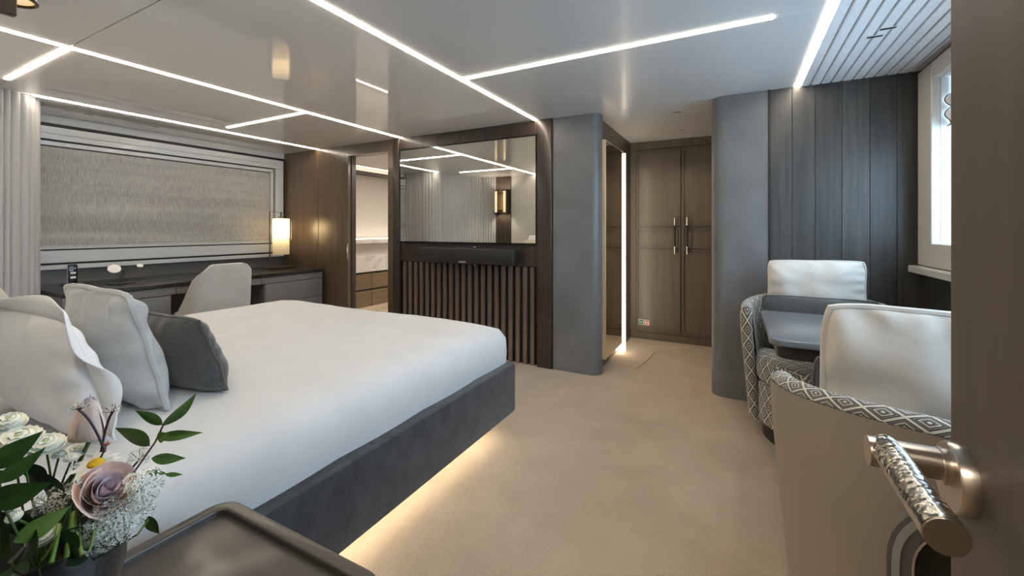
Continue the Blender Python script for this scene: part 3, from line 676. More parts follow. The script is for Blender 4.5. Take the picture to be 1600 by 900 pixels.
# ------------------------------------------------------------------ nightstand
NX0,NX1,NY0,NY1,NZ=-1.085,-.565,.07,.585,.55
nsd=thing('nightstand','dark wooden bedside table with raised tray rim under the flowers','nightstand',((NX0+NX1)/2,(NY0+NY1)/2,0))
prism('top_panel',rrect(NX0+.012,NX1-.012,NY0+.012,NY1-.012,.04),NZ-.05,NZ-.008,M['tray'],nsd,bev=.003)
# rim ring
def ring_prism(name,outer,inner,z0,z1,mat,parent,bev=.004):
    n=len(outer); V=[(x,y,z0) for x,y in outer]+[(x,y,z1) for x,y in outer]+[(x,y,z0) for x,y in inner]+[(x,y,z1) for x,y in inner]; Fc=[]
    for i in range(n):
        j=(i+1)%n; Fc+= [(i,j,n+j,n+i),(2*n+j,2*n+i,3*n+i,3*n+j),(n+i,n+j,3*n+j,3*n+i),(j,i,2*n+i,2*n+j)]
    bm=bmesh.new(); bv=[bm.verts.new(v) for v in V]
    for f in Fc: bm.faces.new([bv[k] for k in f])
    bmesh.ops.recalc_face_normals(bm,faces=bm.faces[:])
    es=[e for e in bm.edges if abs(e.verts[0].co.z-z1)<1e-6 and abs(e.verts[1].co.z-z1)<1e-6 and not (e.verts[0].index//n!=e.verts[1].index//n)]
    if bev: bmesh.ops.bevel(bm,geom=es,offset=bev,segments=3,affect='EDGES',profile=.5)
    return smooth_angle(from_bm(name,bm,mat,parent),35)
ring_prism('tray_rim',rrect(NX0,NX1,NY0,NY1,.05,8),rrect(NX0+.030,NX1-.030,NY0+.030,NY1-.030,.022,8),NZ-.05,NZ+.004,M['tray'],nsd,.006)
prism('body',rrect(NX0+.02,NX1-.02,NY0+.0,NY1-.02,.04),.06,NZ-.05,M['tray'],nsd)
rbox('drawer',(NX0+.04,NX1-.04),(NY1-.03,NY1-.012),(.30,.48),M['tray'],nsd,bev=.004)
rbox('drawer',(NX0+.04,NX1-.04),(NY1-.03,NY1-.012),(.09,.28),M['tray'],nsd,bev=.004)
rbox('plinth',(NX0+.04,NX1-.04),(NY0+.03,NY1-.05),(0,.06),M['black'],nsd,bev=.002)

# ------------------------------------------------------------------ sconces
def sconce(x,label):
    t=thing('wall_sconce',label,'wall lamp',(x,YF+.02,1.482),0,'bedside wall sconces')
    y0,y1=YF+.012,.172; zb,zt_=1.463,1.90
    for s_ in (-1,1): rbox('side_fin',(x+s_*.115-.005,x+s_*.115+.005),(y0,y1+.004),(zb,zt_),M['bronze'],t,bev=.001)
    for z in (1.53,1.85): rbox('cross_bar',(x-.11,x+.11),(y0,y1),(z-.008,z+.008),M['bronze'],t,bev=.001)
    rbox('back_plate',(x-.11,x+.11),(y0,y0+.01),(1.5,1.88),M['brass'],t,bev=0)
    for s_ in (-1,1):
        cx=x+s_*.086
        def f(u,v,cx=cx): a=2*PI*u; return (cx+.022*math.cos(a),y1+.006+.022*math.sin(a),1.496+.38*v)
        sh_=grid('glass_shade',f,24,1,M['amber'],t,closeu=True,cap=True)
        for z in (1.495,1.877): tube('shade_rim',[(cx+.0225*math.cos(2*PI*k/24),y1+.006+.0225*math.sin(2*PI*k/24),z) for k in range(24)],.0022,M['bronze'],sh_,n=6,closed=True)
        for z,rx_ in ((1.491,0),(1.881,PI)):
            l=bpy.data.lights.new('sconce_beam','SPOT'); l.energy=3.5; l.color=(1,.86,.66); l.spot_size=R(165); l.spot_blend=.5; l.shadow_soft_size=.003
            o=bpy.data.objects.new('sconce_beam',l); COL.objects.link(o); o.location=(cx,y1+.006,z); o.rotation_euler=(rx_,0,0); o.parent=t; o.matrix_parent_inverse=EM[t.name].inverted()
sconce(-.905,'bronze and amber glass wall sconce high in the picture corner above the flowers')
sconce(-3.70,'bronze and amber glass wall sconce seen only in the mirror television')

# ------------------------------------------------------------------ desk
dk=thing('desk','long built in desk with dark top and grey drawers under the window','desk',(-4.65,2.2,0))
DXF=-4.235
for y0,y1 in ((1.165,1.86),(1.863,2.60),(2.603,3.335)): rbox('desk_top',(XL,DXF),(y0,y1),(.708,.742),M['desk_top'],dk,bev=.004)
for y0,y1 in ((1.165,1.86),(1.863,2.60),(2.603,3.32)): rbox('apron',(XL+.1,DXF-.015),(y0,y1),(.640,.706),M['desk_body'],dk,bev=.003)
def pedestal(y0,y1,rounded):
    b_=rbox('pedestal',(XL+.02,DXF-.04),(y0+.004,y1-.004),(.06,.638),M['desk_body'],dk,bev=.002)
    for z0,z1 in ((.435,.634),(.23,.431),(.06,.226)):
        prism('drawer',rrect(DXF-.10,DXF-.018,y0,y1,[.0,.0,.0,.035] if rounded else [.0]*4,5),z0,z1,M['desk_body'],dk,bev=.003)
pedestal(2.64,3.315,True); pedestal(1.165,1.825,False)
rbox('modesty_panel',(XL+.02,XL+.05),(1.82,2.64),(.06,.64),M['splash'],dk,bev=0)
boxes('desk_plinth',[((XL+.05,DXF-.1),(2.66,3.3),(0,.06)),((XL+.05,DXF-.1),(1.16,1.8),(0,.06))],M['black'],dk)
rbox('leather_pad',(XL+.1,DXF-.06),(1.95,2.5),(.742,.7445),M['desk_top'],dk,bev=.001)
# desk lamp
LX,LY,LZ=-4.72,3.10,.743
lp=thing('desk_lamp','lit desk lamp with parchment cylinder shade in a bronze frame','lamp',(LX,LY,LZ))
rbox('base',(LX-.07,LX+.09),(LY-.14,LY+.14),(LZ,LZ+.022),M['bronze'],lp,bev=.005)
zt=LZ+.655; ya,yb=LY-.115,LY+.125
tube('frame',[(LX,ya,LZ+.02),(LX,ya,zt),(LX,yb,zt),(LX,yb,LZ+.02)],.007,M['bronze'],lp,n=8)
tube('hanger',[(LX,LY+.02,zt),(LX,LY+.02,zt-.06)],.009,M['bronze'],lp,n=10)
lathe('hanger_cap',[(.0001,0),(.03,0),(.03,.012),(.0001,.012)],(LX,LY+.02,zt-.065),M['bronze'],lp,n=16)
lathe('shade',[(.088,0),(.088,.42)],(LX,LY+.02,zt-.495),M['shade'],lp,n=36)
lathe('bulb',[(.0001,-.07),(.020,-.055),(.026,.0),(.02,.06),(.0001,.075)],(LX,LY+.02,zt-.19),M['bulb'],lp,n=14)
tube('pull_cord',[(LX+.02,yb+.01,zt-.1),(LX+.022,yb+.012,zt-.26)],.002,M['chrome'],lp,n=6)
rbox('cord_weight',(LX+.016,LX+.028),(yb+.006,yb+.018),(zt-.33,zt-.26),M['chrome'],lp,bev=.003)
# phone on its stand
ph=thing('cordless_phone','black cordless handset standing upright on the desk behind the pillows','phone',(-4.55,1.30,.742))
rbox('cradle',(-4.60,-4.50),(1.25,1.36),(.743,.775),M['black'],ph,bev=.008,seg=2)
hs=rbox('handset',(-4.575,-4.545),(1.28,1.335),(.76,.925),M['black_gloss'],ph,bev=.008,seg=3)
rbox('side_band',(-4.577,-4.545),(1.2775,1.2805),(.77,.915),M['chrome'],hs,bev=.001)
for z in (.895,.86,.825): rbox('key',(-4.5455,-4.543),(1.292,1.323),(z-.008,z+.008),M['white_disc'] if z!=.895 else M['desk_body'],hs,bev=.001)
# charger stand
cs=thing('charging_stand','black charging stand with two white round pads on the desk','charger',(-4.5,1.62,.742))
CX,CY=-4.56,1.60
rbox('base',(CX-.05,CX+.05),(CY-.085,CY+.085),(.743,.754),M['black'],cs,bev=.004)
tube('stem',[(CX,CY-.02,.75),(CX-.005,CY+.03,.852)],.009,M['black'],cs,n=10)
tube('arm',[(CX-.005,CY-.02,.862),(CX-.005,CY+.03,.856),(CX-.005,CY+.12,.874)],.006,M['black'],cs,n=8)
def pad(name,c,r,nrm):
    nrm=Vector(nrm).normalized(); a=nrm.orthogonal().normalized(); b2=nrm.cross(a); n=28; V=[];Fc=[]
    for d in (-.005,.003):
        for k in range(n): q=2*PI*k/n; V.append(Vector(c)+nrm*d+r*(a*math.cos(q)+b2*math.sin(q)))
    for k in range(n): Fc.append((k,(k+1)%n,n+(k+1)%n,n+k))
    Fc.append(tuple(range(n,2*n))); Fc.append(tuple(reversed(range(n))))
    me=bpy.data.meshes.new(name); me.from_pydata([tuple(v) for v in V],[],Fc); me.update(); return smooth_angle(link(name,me,M['white_disc'],cs),40)
pad('phone_pad',(CX+.01,CY-.045,.872),.042,(.75,-.15,.62)); pad('watch_pad',(CX,CY+.13,.884),.022,(.55,-.1,.8))
# desk chair
ch=thing('desk_chair','pale grey suede shell chair pulled up to the desk','chair',(-4.1,2.07,0))
def shell(u,v,off=0):
    # plan: U shape open towards -X; u 0..1 left wing -> back -> right wing
    s=2*u-1; hw=.188
    if abs(s)<.42: px=0; py=s/.42*(hw-.07)
    elif abs(s)<.62:
        a=(abs(s)-.42)/.20*PI/2; px=-.07*(1-math.cos(a)); py=math.copysign(hw-.07+.07*math.sin(a),s)
    else: px=-.07-(abs(s)-.62)/.38*.20; py=math.copysign(hw+.02*(abs(s)-.62)/.38,s)
    q=max(0,(abs(s)-.44)/.56); top=.905-.44*q**1.12
    bot=.43
    z=bot+(max(top,bot+.02)-bot)*v
    flare=.045*(1-v)*(-1)
    return (-3.87+px+flare*(1 if abs(s)<.62 else 1)+.0, 2.07+py*(1+.06*(1-v)), z)
sg_=grid('shell_back',shell,48,10,M['chair_grey'],ch); md=sg_.modifiers.new('thick','SOLIDIFY'); md.thickness=.045; md.offset=1
mb=sg_.modifiers.new('round','BEVEL'); mb.width=.014; mb.segments=3; mb.limit_method='ANGLE'; mb.angle_limit=R(50)
prism('seat',rrect(-4.34,-3.90,1.86,2.28,.06),.40,.48,M['chair_grey'],ch,bev=.02,seg=3)
for x,y in ((-4.28,1.88),(-4.28,2.26),(-3.94,1.88),(-3.94,2.26)): tube('leg',[(x,y,.42),(x+(.02 if x>-4.1 else -.02),y+(.02 if y>2 else -.02),0)],lambda t:.016-.006*t,M['table_dark'],ch,n=10)

# ------------------------------------------------------------------ armchairs and table
def armchair(name,label,loc,rotz,group):
    t=thing(name,label,'armchair',loc,rotz,group)
    A=R(98); Ro=.405
    def ht(a): # rim height by angle from back
        q=abs(a)/A; return .775-.075*max(0,q-.25)**1.4
    def rad(v): return Ro*(.86+.14*min(1,v*1.0))
    def front_pull(a): return 1+.05*(abs(a)/A)
    def pos(a,z,r):
        k=.88+.12*min(1,max(0,(z-.08)/.55))
        x=math.sin(a)*r*k; y=-math.cos(a)*r*k*1.02
        return Vector((x,y,z))
    def outer(u,v):
        a=(2*u-1)*A; return pos(a,.09+(ht(a)-.012-.09)*v,Ro)
    o1=grid('outer_shell',outer,56,10,M['taupe'],t,world=False)
    th=.062
    def inner(u,v):  # over the rim and down inside
        a=(2*u-1)*A; hh=ht(a)
        if v<.3:
            q=v/.3*PI; rr=Ro-th/2-.002+math.cos(q)*(th/2-.002); return pos(a,hh-.012+math.sin(q)*.028,rr)
        q=(v-.3)/.7; return pos(a,hh-.012-(hh-.3)*q,Ro-th-.012*math.sin(q*PI))
    grid('inner_upholstery',inner,56,22,M['diamond'],t,world=False,uv=lambda u,v:(u*2*A*Ro, v*.62))
    for s in (-1,1):   # arm fronts
        def fr(u,v,s=s):
            a=s*A; hh=ht(a); z=.09+(hh-.012-.09)*v; q=u*PI
            rr=Ro-th/2+math.cos(q)*th/2
            p=pos(a,z,rr); dirn=Vector((math.cos(a)*s,math.sin(a)*s,0)); 
            top=.028*max(0,(v-.9)/.1)
            return p+dirn*(.030*math.sin(q))+Vector((0,0,top*math.sin(q)))
        grid('arm_front',fr,10,14,M['diamond'],t,world=False,uv=lambda u,v:(u*.12+.3,v*.62+.1))
    # seat cushion and front rail
    def seat_plan(sx,sy,r): return None
    poly=[(math.sin(a)*.325,-math.cos(a)*.325) for a in [R(-180+360*k/56) for k in range(56)]]
    pl_=[(x,(y if y<.2 else .2+(y-.2)*1.9)) for x,y in poly]
    def slab(nm,z0,z1,sc,bev):
        bm=bmesh.new(); vsb=[bm.verts.new((x*sc,y*sc,z0)) for x,y in pl_]; f=bm.faces.new(vsb); r=bmesh.ops.extrude_face_region(bm,geom=[f])
        for v in r['geom']:
            if isinstance(v,bmesh.types.BMVert): v.co.z=z1
        bmesh.ops.recalc_face_normals(bm,faces=bm.faces[:])
        es=[e for e in bm.edges if abs(e.verts[0].co.z-e.verts[1].co.z)<1e-6]
        bmesh.ops.bevel(bm,geom=es,offset=bev,segments=4,affect='EDGES',profile=.5,clamp_overlap=True)
        l=bm.loops.layers.uv.new('UVMap')
        for f in bm.faces:
            nz=abs(f.normal.z) if f.normal.length else 0
            for lp_ in f.loops:
                c=lp_.vert.co
                lp_[l].uv=(c.x,c.y) if nz>.6 else (math.atan2(c.x,c.y)*.36,c.z+.03)
        ob=from_bm(nm,bm,M['diamond'],t,False); return smooth_angle(ob,50)
    slab('seat_cushion',.315,.475,1.0,.05)
    slab('seat_rail',.09,.315,.97,.012)
    prism('base_plinth',[(x*.88,y*.88) for x,y in pl_],.0,.09,M['table_dark'],t,world=False)
    return t
armchair('armchair','armchair behind the table against the grey oak wall, patterned side facing us',(.425,2.925,0),PI,'armchairs at the window table')
armchair('armchair','armchair nearest the door, its plain taupe curved back towards us',(.505,1.60,0),R(4),'armchairs at the window table')
tb=thing('window_table','grey lacquered table between the two armchairs under the window','table',(.55,2.42,0))
prism('table_top',rrect(.125,XR-.075,2.06,2.78,[.02,.03,.05,.02]),.715,.742,M['table_top'],tb,bev=.004)
prism('apron',rrect(.155,XR-.075,2.10,2.74,[.02,.03,.06,.02]),.655,.714,M['table_dark'],tb)
rbox('pedestal',(.62,.72),(2.19,2.36),(.03,.655),M['table_dark'],tb,bev=.01,seg=2)
prism('foot',rrect(.46,.90,2.10,2.45,.05),0,.03,M['table_dark'],tb,bev=.006)
pillow('armchair_cushion','cream piped cushion on the armchair against the oak wall',(.425,3.14,.715),.50,.30,.15,R(-6),PI,R(1),M['pillow_cream'],M['pillow_cream'],seed=21,cat='cushion',pipe_r=.006,wr=.010)
pillow('armchair_cushion','charcoal tweed cushion in front of the cream one on the farther armchair',(.42,3.02,.475),.58,.335,.13,R(-6),PI,0,M['pillow_dark'],M['pillow_dark'],seed=24,cat='cushion',pipe_r=.005)
pillow('armchair_cushion','large cream piped cushion leaning in the nearest armchair beside the door',(.484,1.495,.490),.56,.51,.16,R(6),R(-3),R(1),M['pillow_cream'],M['pillow_cream'],seed=27,cat='cushion',pipe_r=.009,wr=.013)
pillow('armchair_cushion','small charcoal velvet cushion half hidden behind the large cream cushion',(.43,1.71,.492),.44,.315,.14,R(10),R(4),0,M['pillow_dark'],M['pillow_dark'],seed=30,cat='cushion',pipe_r=.006)
# arch shaped fan behind the door
FX,FY=.335,.86
fn=thing('floor_fan','dark arch shaped floor fan with silver ring between open door and armchair','fan',(FX,FY,0),R(-22))
lathe('fan_base',[(.0001,0),(.11,0),(.11,.02),(.10,.03),(.098,.22),(.095,.235),(.0001,.235)],(0,0,0),M['desk_body'],fn,n=32,world=False)
def loop_pts(w,zb,zt,n=20):
    return [(-w,0,zb)]+[(w*math.cos(PI-PI*k/n),0,zt-w+w*math.sin(PI-PI*k/n)) for k in range(n+1)]+[(w,0,zb)]
def band(name,w0,w1,y0,y1,mat):
    P0=loop_pts(w0,.235,.80-(.12-w0)); P1=loop_pts(w1,.235,.80-(.12-w1)); V=[];Fc=[]
    for a,b_ in zip(P0,P1): V+=[(a[0],y0,a[2]),(a[0],y1,a[2]),(b_[0],y1,b_[2]),(b_[0],y0,b_[2])]
    for i in range(len(P0)-1):
        for k in range(4): Fc.append((i*4+k,i*4+(k+1)%4,(i+1)*4+(k+1)%4,(i+1)*4+k))
    me=bpy.data.meshes.new(name); me.from_pydata(V,[],Fc); me.update(); return smooth_angle(link(name,me,mat,fn,False),35)
band('loop',.12,.088,-.03,.03,M['splash']); band('silver_ring',.1135,.104,-.034,-.03,M['desk_silver']); band('loop_lip',.090,.087,-.036,.03,M['nickel'])
me=bpy.data.meshes.new('inner_panel'); P0=loop_pts(.088,.235,.768); me.from_pydata([(x,.02,z) for x,y,z in P0]+[(x,.028,z) for x,y,z in P0],[],[tuple(range(len(P0))),tuple(reversed(range(len(P0),2*len(P0))))]); link('inner_panel',me,M['table_dark'],fn,False)

# ------------------------------------------------------------------ vase and flowers
VC=Vector((-.965,.245,NZ-.007))
vs_=thing('flower_vase','smoky dark glossy bowl vase on the bedside table','vase',VC)
lathe('bowl',[(.0001,0),(.055,0),(.06,.006),(.083,.05),(.096,.10),(.101,.15),(.100,.172),(.103,.178),(.098,.180),(.095,.172),(.096,.15),(.091,.10),(.076,.05),(.05,.014),(.0001,.012)],VC,M['vase'],vs_,n=48)
lathe('water_line',[(.0001,.10),(.090,.10)],VC,M['leaf_dark'],vs_,n=32)
root=VC+Vector((0,0,.09))
def frame(d,roll=0):
    z=Vector(d).normalized(); x=z.orthogonal().normalized(); y=z.cross(x)
    return Matrix((x,y,z)).transposed()@Matrix.Rotation(roll,3,'Z')
def stem(t,a,b_,r,mat,bend=.02,name='stem'):
    a=Vector(a);b_=Vector(b_); m_=(a+b_)/2+Vector((0,0,bend)); pts=[(1-q)**2*a+2*q*(1-q)*m_+q*q*b_ for q in [k/8 for k in range(9)]]
    return tube(name,pts,r,mat,t,n=6)
def leaf(t,base,tip,width,mat,side=None,curl=.15,fold=.25,name='leaf'):
    base=Vector(base);tip=Vector(tip);d=tip-base;Ln=d.length;d.normalize()
    s=Vector(side) if side is not None else Vector((0,0,1)).cross(d)
    s=(s-d*s.dot(d)).normalized(); n_=d.cross(s).normalized()
    def f(u,v):
        w=width*math.sin(PI*min(1,v**.8))*(1-.25*v); a=2*u-1
        return base+d*(Ln*v)+s*(w/2*a)+n_*(fold*w*.5*abs(a)-curl*Ln*(v*v)+curl*Ln*.3*v)
    o=grid(name,f,6,10,mat,t); return o
def rose(label,c,d,size,tilt_seed,open_=1.0,bud=False):
    t=thing('rose',label,'flower',tuple(c)); d=Vector(d).normalized(); Fm=frame(d,tilt_seed)
    stem(t,root+Vector((random.uniform(-.03,.03),random.uniform(-.03,.03),0)),Vector(c)-d*size*.75,.003,M['stem'])
    n=15
    for k in range(n):
        q=k/(n-1); ang=k*2.4; r0=size*(.07+.40*q**.85)*open_
        hgt=size*(1.06-.20*q); wid=R(62+30*(1-q)); lip=size*.10*q*open_
        def f(u,v,ang=ang,r0=r0,hgt=hgt,wid=wid,lip=lip,q=q):
            a=ang+(2*u-1)*wid; e=1-abs(2*u-1)**2.2*.30*v
            rr=r0*(.38+.80*math.sin(min(1,v*1.0)*PI*.55))+lip*max(0,v-.72)/.28+ .004*abs(2*u-1)*q
            z=-size*.62+hgt*v*e-.5*lip*max(0,v-.85)/.15
            if bud: rr=r0*.86*(1-.55*v**1.8)*min(1,.45+(v+.02)/.18)+.002*q*math.sin(a*3); z=-size*.7+size*1.55*v*(1-.16*q)*(1-.10*abs(2*u-1)**2)
            return Vector(c)+Fm@Vector((rr*math.cos(a),rr*math.sin(a),z))
        grid('petal',f,7,8,M['rose_in'] if q<.45 else M['rose'],t)
    for k in range(5):
        a=k*2*PI/5; b_=Vector(c)+Fm@Vector((.16*size*math.cos(a),.16*size*math.sin(a),-size*.62)); e=Vector(c)+Fm@Vector((.55*size*math.cos(a),.55*size*math.sin(a),-size*.45))
        leaf(t,b_,e,size*.16,M['leaf_light'],name='sepal')
    return t
rose('pale pink rose facing us low over the vase rim, lilac heart',at(166,765,.62),(.85,.02,.60),.053,.4,1.05)
rose('dusky pink rose bud with closed petals standing highest in the bouquet',at(140,655,.66),(.12,-.04,1),.046,1.1,1.25,True)
def daisy(label,c,d,size):
    t=thing('daisy',label,'flower',tuple(c)); Fm=frame(d)
    stem(t,root,Vector(c)-Vector(d).normalized()*.004,.0018,M['stem'])
    V=[(r*size,z*size) for r,z in ((.0001,.16),(.15,.14),(.27,.08),(.32,0),(.0001,-.03))]
    n=16;vv=[];ff=[]
    for r,z in V:
        for k in range(n): a=2*PI*k/n; vv.append(tuple(Vector(c)+Fm@Vector((r*math.cos(a),r*math.sin(a),z))))
    for i in range(4):
        for k in range(n): ff.append((i*n+k,i*n+(k+1)%n,(i+1)*n+(k+1)%n,(i+1)*n+k))
    me=bpy.data.meshes.new('yellow_eye'); me.from_pydata(vv,[],ff); me.update(); link('yellow_eye',me,M['daisy_eye'],t,True,True)
    for k in range(13):
        a=2*PI*k/13+random.uniform(-.08,.08); e=1+random.uniform(-.12,.1); dz=random.uniform(-.10,.05)
        leaf(t,Vector(c)+Fm@Vector((.24*size*math.cos(a),.24*size*math.sin(a),0)),Vector(c)+Fm@Vector((e*size*math.cos(a),e*size*math.sin(a),dz*size)),size*.36,M['petal_white'],side=Fm@Vector((-math.sin(a),math.cos(a),0)),curl=.06,fold=.1,name='petal')
daisy('white daisy with yellow eye just above the open pink rose',at(150,724,.64),(.25,-.12,1),.033)
def mum(label,c,d,size,flat=.6,eye=False):
    t=thing('button_mum',label,'flower',tuple(c)); Fm=frame(d)
    stem(t,root+Vector((random.uniform(-.04,.04),random.uniform(-.03,.03),.02)),Vector(c)-Vector(d).normalized()*size*.3,.0015,M['stem'])
    # a tight head of overlapping short petals
    vv=[];ff=[]
    for ring in range(5):
        el=R(8+ring*19); cnt=max(4,int(18*math.cos(el)))
        for k in range(cnt):
            a=2*PI*k/cnt+ring*.5; R0=size*math.cos(el)
            o_=Vector((R0*math.cos(a),R0*math.sin(a),size*flat*math.sin(el))); out=o_.normalized(); tg=Vector((-math.sin(a),math.cos(a),0)); up_=out.cross(tg)
            w=size*.34; l=size*.36; b0=len(vv)
            for p in (o_*.72-tg*w*.4,o_*.72+tg*w*.4,o_+tg*w*.55+up_*.0,o_*1.08+up_*l*.2,o_-tg*w*.55): vv.append(tuple(Vector(c)+Fm@p))
            ff.append((b0,b0+1,b0+2,b0+3,b0+4))
    b0=len(vv); n=10
    for r,z in ((.0001,.55),(.5,.5),(.8,.25),(.78,-.05),(.0001,-.2)):
        for k in range(n): a=2*PI*k/n; vv.append(tuple(Vector(c)+Fm@Vector((r*size*math.cos(a),r*size*math.sin(a),z*size*flat*1.6))))
    for i in range(4):
        for k in range(n): ff.append((b0+i*n+k,b0+i*n+(k+1)%n,b0+(i+1)*n+(k+1)%n,b0+(i+1)*n+k))
    me=bpy.data.meshes.new('petals'); me.from_pydata(vv,[],ff); me.update(); po_=link('petals',me,M['mum'],t,True,True); po_['kind']='stuff'
    lathe('green_eye',[(.0001,.0),(size*.13,-.001),(size*.16,-.004)],tuple(Vector(c)+Fm@Vector((0,0,size*flat*1.02))),M['mum_eye'],t,n=10)
for lab,px,py,d_,sz,fl_ in (('large white button flower at the far edge of the bouquet',14,664,.62,.019,.8),('cream button flower half behind the foremost green leaf',30,690,.58,.024,.6),('white button flower with pale eye beside the pointed green leaf',72,697,.62,.021,.6),('flat ivory button flower under the closed rose',118,706,.66,.015,.5),('small ivory button flower beneath the flat ivory one',112,716,.63,.009,.6),('tiny ivory button flower between leaf and daisy',92,711,.63,.008,.6)):
    mum(lab,at(px,py,d_),(.3,-.1,.9),sz,fl_)
def floret_cloud(centres,rad,count,mat,name,t):
    vv=[];ff=[]
    for c,up_ in centres:
        Fm=frame(up_)
        for k in range(count):
            q=math.sqrt((k+.5)/count); a=k*2.4; p=Vector(c)+Fm@Vector((rad*q*math.cos(a),rad*q*math.sin(a),-rad*.5*q*q+random.uniform(-1,1)*rad*.10))
            s_=rad*.34; ax=frame(Vector(up_)+Vector((random.uniform(-.6,.6),random.uniform(-.6,.6),random.uniform(-.3,.3))))
            b0=len(vv); vv.append(tuple(p))
            for j in range(10):
                r_=s_*(1 if j%2==0 else .42); aa=2*PI*j/10; vv.append(tuple(p+ax@Vector((r_*math.cos(aa),r_*math.sin(aa),s_*.35 if j%2==0 else 0))))
            for j in range(10): ff.append((b0,b0+1+j,b0+1+(j+1)%10))
    me=bpy.data.meshes.new(name); me.from_pydata(vv,[],ff); me.update(); o=link(name,me,mat,t); o['kind']='stuff'; return o
def lace(label,c,d,size,nsub=14,cnt=18,start=None,stem_mat='stem'):
    t=thing('lace_flower',label,'flower',tuple(c)); Fm=frame(d); hub=Vector(c)-Vector(d).normalized()*size*.8
    stem(t,start if start is not None else root,hub,.0017,M[stem_mat])
    cs_=[];vv=[];ff=[]
    for k in range(nsub):
        q=math.sqrt((k+.4)/nsub); a=k*2.4; o_=Fm@Vector((size*q*math.cos(a),size*q*math.sin(a),-size*.35*q*q+random.uniform(-.05,.05)*size))
        p=Vector(c)+o_; up_=(p-hub).normalized(); cs_.append((p,up_))
        v2,f2=tube_geo([hub,(hub+p)/2+up_*.002,p],.0006,4); b0=len(vv); vv+=[tuple(v) for v in v2]; ff+=[tuple(b0+i for i in f) for f in f2]
    me=bpy.data.meshes.new('rays'); me.from_pydata(vv,[],ff); me.update(); ro=link('rays',me,M[stem_mat],t); ro['kind']='stuff'
    floret_cloud(cs_,size*.30,cnt,M['lace'],'florets',t)
for lab,px,py,d_,sz,dr_,ns_,ct in (
  ('lacy white umbel drooping over the vase rim below the open rose',172,822,.60,.036,(.75,-.25,.25),18,20),
  ('lacy white umbel to the bed side of the open rose',232,758,.63,.030,(.75,.15,.45),14,18),
  ('lacy white umbel between open rose and vase rim, farther back',225,800,.65,.026,(.75,.2,.2),12,18),
  ('lacy white umbel above the open rose beside the leafy sprig',222,706,.67,.018,(.35,.1,.85),8,16),
  ('lacy white umbel in the shade at the middle of the bouquet',78,778,.60,.026,(.3,-.3,.8),12,16),
  ('lacy white umbel tucked above the shaded vase opening',112,762,.62,.020,(.5,-.3,.7),10,16)):
    lace(lab,at(px,py,d_),dr_,sz,ns_,ct)
# tall sparse umbels on dark stalks
lace('tall wispy umbel on a dark stalk against the closed rose',at(124,630,.62),(.1,0,1),.013,9,9,at(164,706,.64),'stem_dark')
lace('tall wispy umbel on a thin stalk beside the silver cushion',at(178,634,.64),(.2,.1,1),.013,8,9,at(158,706,.64),'stem_dark')
rb_=thing('red_bud','small dark red bud spray beneath the closed rose','flower',tuple(at(165,698,.65))); stem(rb_,root,at(165,700,.65),.0015,M['stem_dark'])
for k in range(11):
    a=k*2.4; c=at(165,699,.65); leaf(rb_,c,c+Vector((math.cos(a)*.008,math.sin(a)*.008,.006+.002*(k%3))),.004,M['red_bud'],name='petal')
# leafy sprigs: (base px, tip px)
def sprig(label,spts,leaves,mat='leaf',w=.022,smat='stem',wk=1.3):
    pts=[at(*p) for p in spts]; t=thing('leafy_sprig',label,'leaves',tuple(pts[0]))
    tube('stem',[root]+pts,.0014,M[smat],t,n=6)
    for i,(b_,tp,wd,sd) in enumerate(leaves): leaf(t,at(*b_),at(*tp),wd*wk,M[mat],side=sd,curl=.10,fold=.22)
sprig('upright leafy green sprig reaching over the bed',[(190,765,.64),(222,720,.66),(243,690,.68),(256,662,.69)],[
  ((254,666,.69),(309,617,.70),.020,(.5,.2,.6)),((254,664,.69),(212,640,.68),.011,(.2,.3,.7)),((244,684,.68),(316,676,.70),.011,(.1,.5,.7)),((234,697,.67),(182,666,.66),.018,(.4,.2,.6)),
  ((236,716,.67),(290,717,.69),.012,(.1,.3,.9)),((228,736,.66),(262,741,.68),.006,(.1,.4,.8)),((258,741,.66),(286,742,.67),.005,(.1,.4,.8)),((246,686,.68),(262,678,.68),.012,(.3,.3,.8))],smat='stem_dark',wk=1.6)
sprig('big pointed green leaves at the outer edge of the bouquet',[(10,800,.50),(0,760,.50),(-10,720,.50)],[
  ((-25,735,.50),(66,676,.52),.030,(.3,.2,.8)),((-6,756,.49),(70,702,.51),.022,(.2,.1,.9)),((-22,786,.47),(78,757,.49),.036,(.2,.1,.9)),((-40,760,.48),(20,735,.50),.03,(.3,.1,.9)),((0,880,.46),(6,800,.47),.024,(.8,.2,.1))],wk=.95)
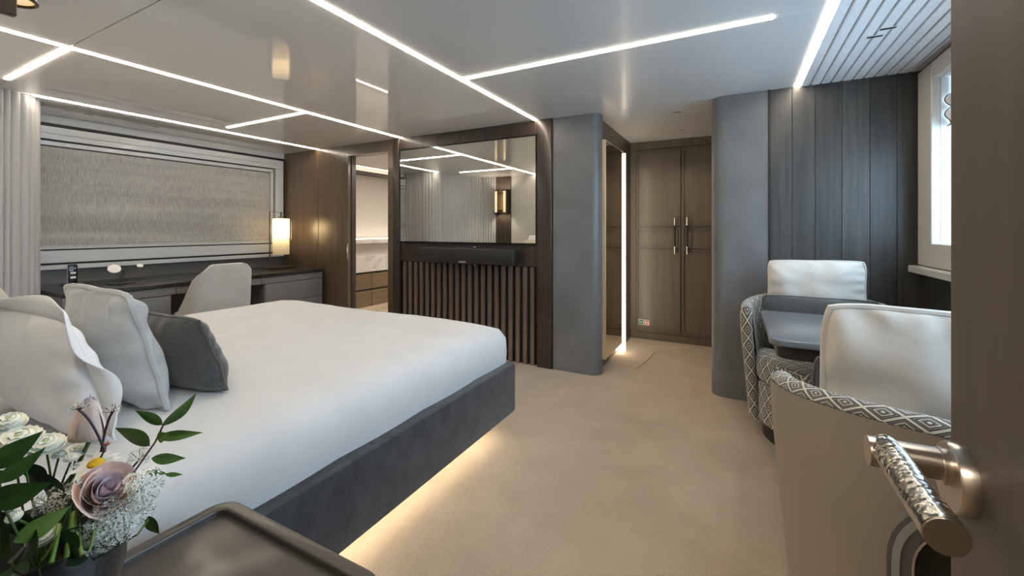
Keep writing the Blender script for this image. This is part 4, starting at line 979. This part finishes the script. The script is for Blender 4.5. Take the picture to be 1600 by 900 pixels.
sprig('long light green leaf leaning across the dark stems',[(60,890,.56),(80,850,.57)],[((20,848,.54),(112,792,.58),.024,(.1,.1,1)),((60,880,.55),(104,818,.57),.018,(.5,.1,.5))],'leaf_light')
sprig('single green leaf hanging over the bed side of the vase',[(215,835,.63),(232,812,.65)],[((232,806,.65),(247,836,.65),.018,(.6,.3,.2))])
sprig('deep green leaves filling the heart of the bouquet',[(70,840,.60),(90,790,.62)],[((60,800,.60),(120,735,.64),.03,(.4,.2,.6)),((100,800,.60),(60,730,.63),.026,(.4,.2,.6)),((110,790,.62),(140,735,.66),.024,(.4,.2,.6)),((40,840,.57),(0,790,.56),.03,(.4,.2,.6)),((90,850,.58),(150,820,.60),.03,(.3,.2,.7)),((120,870,.57),(80,830,.58),.03,(.3,.2,.7)),((30,880,.54),(60,820,.56),.035,(.5,.2,.5)),((150,780,.62),(190,730,.66),.022,(.4,.2,.6)),((70,760,.62),(30,720,.62),.026,(.4,.2,.6))],'leaf_dark')
t=bpy.data.objects['leafy_sprig.004']
for a_,b_,r_ in (((104,872,.57),(116,800,.60),.004),((128,868,.57),(112,812,.60),.0025),((140,860,.58),(150,815,.60),.002),((80,880,.55),(92,820,.58),.003)):
    tube('stem',[at(*a_),(at(*a_)+at(*b_))/2+Vector((.003,0,.004)),at(*b_)],r_,M['leaf_light'],t,n=8)

sprig('broad dark leaves low beside the vase rim, partly behind pale stalks',[(20,890,.56),(15,850,.57)],[((10,880,.55),(55,835,.57),.034,(.5,.2,.5)),((60,890,.56),(110,850,.58),.030,(.4,.2,.5)),((-10,840,.54),(35,800,.56),.034,(.4,.2,.6)),((100,885,.58),(160,845,.61),.026,(.3,.2,.7)),((40,830,.58),(95,800,.60),.030,(.3,.2,.8))],'leaf_dark',wk=1.2)
for lab,px,py,d_,sz in (('tiny white button flower low among the shaded leaves',14,793,.53,.006),('small white button flower just below the tiny one in the shade',22,808,.53,.008),('round pale bud deep inside the bouquet above the vase',66,838,.57,.016)):
    mum(lab,at(px,py,d_),(.4,-.2,.8),sz,.7)
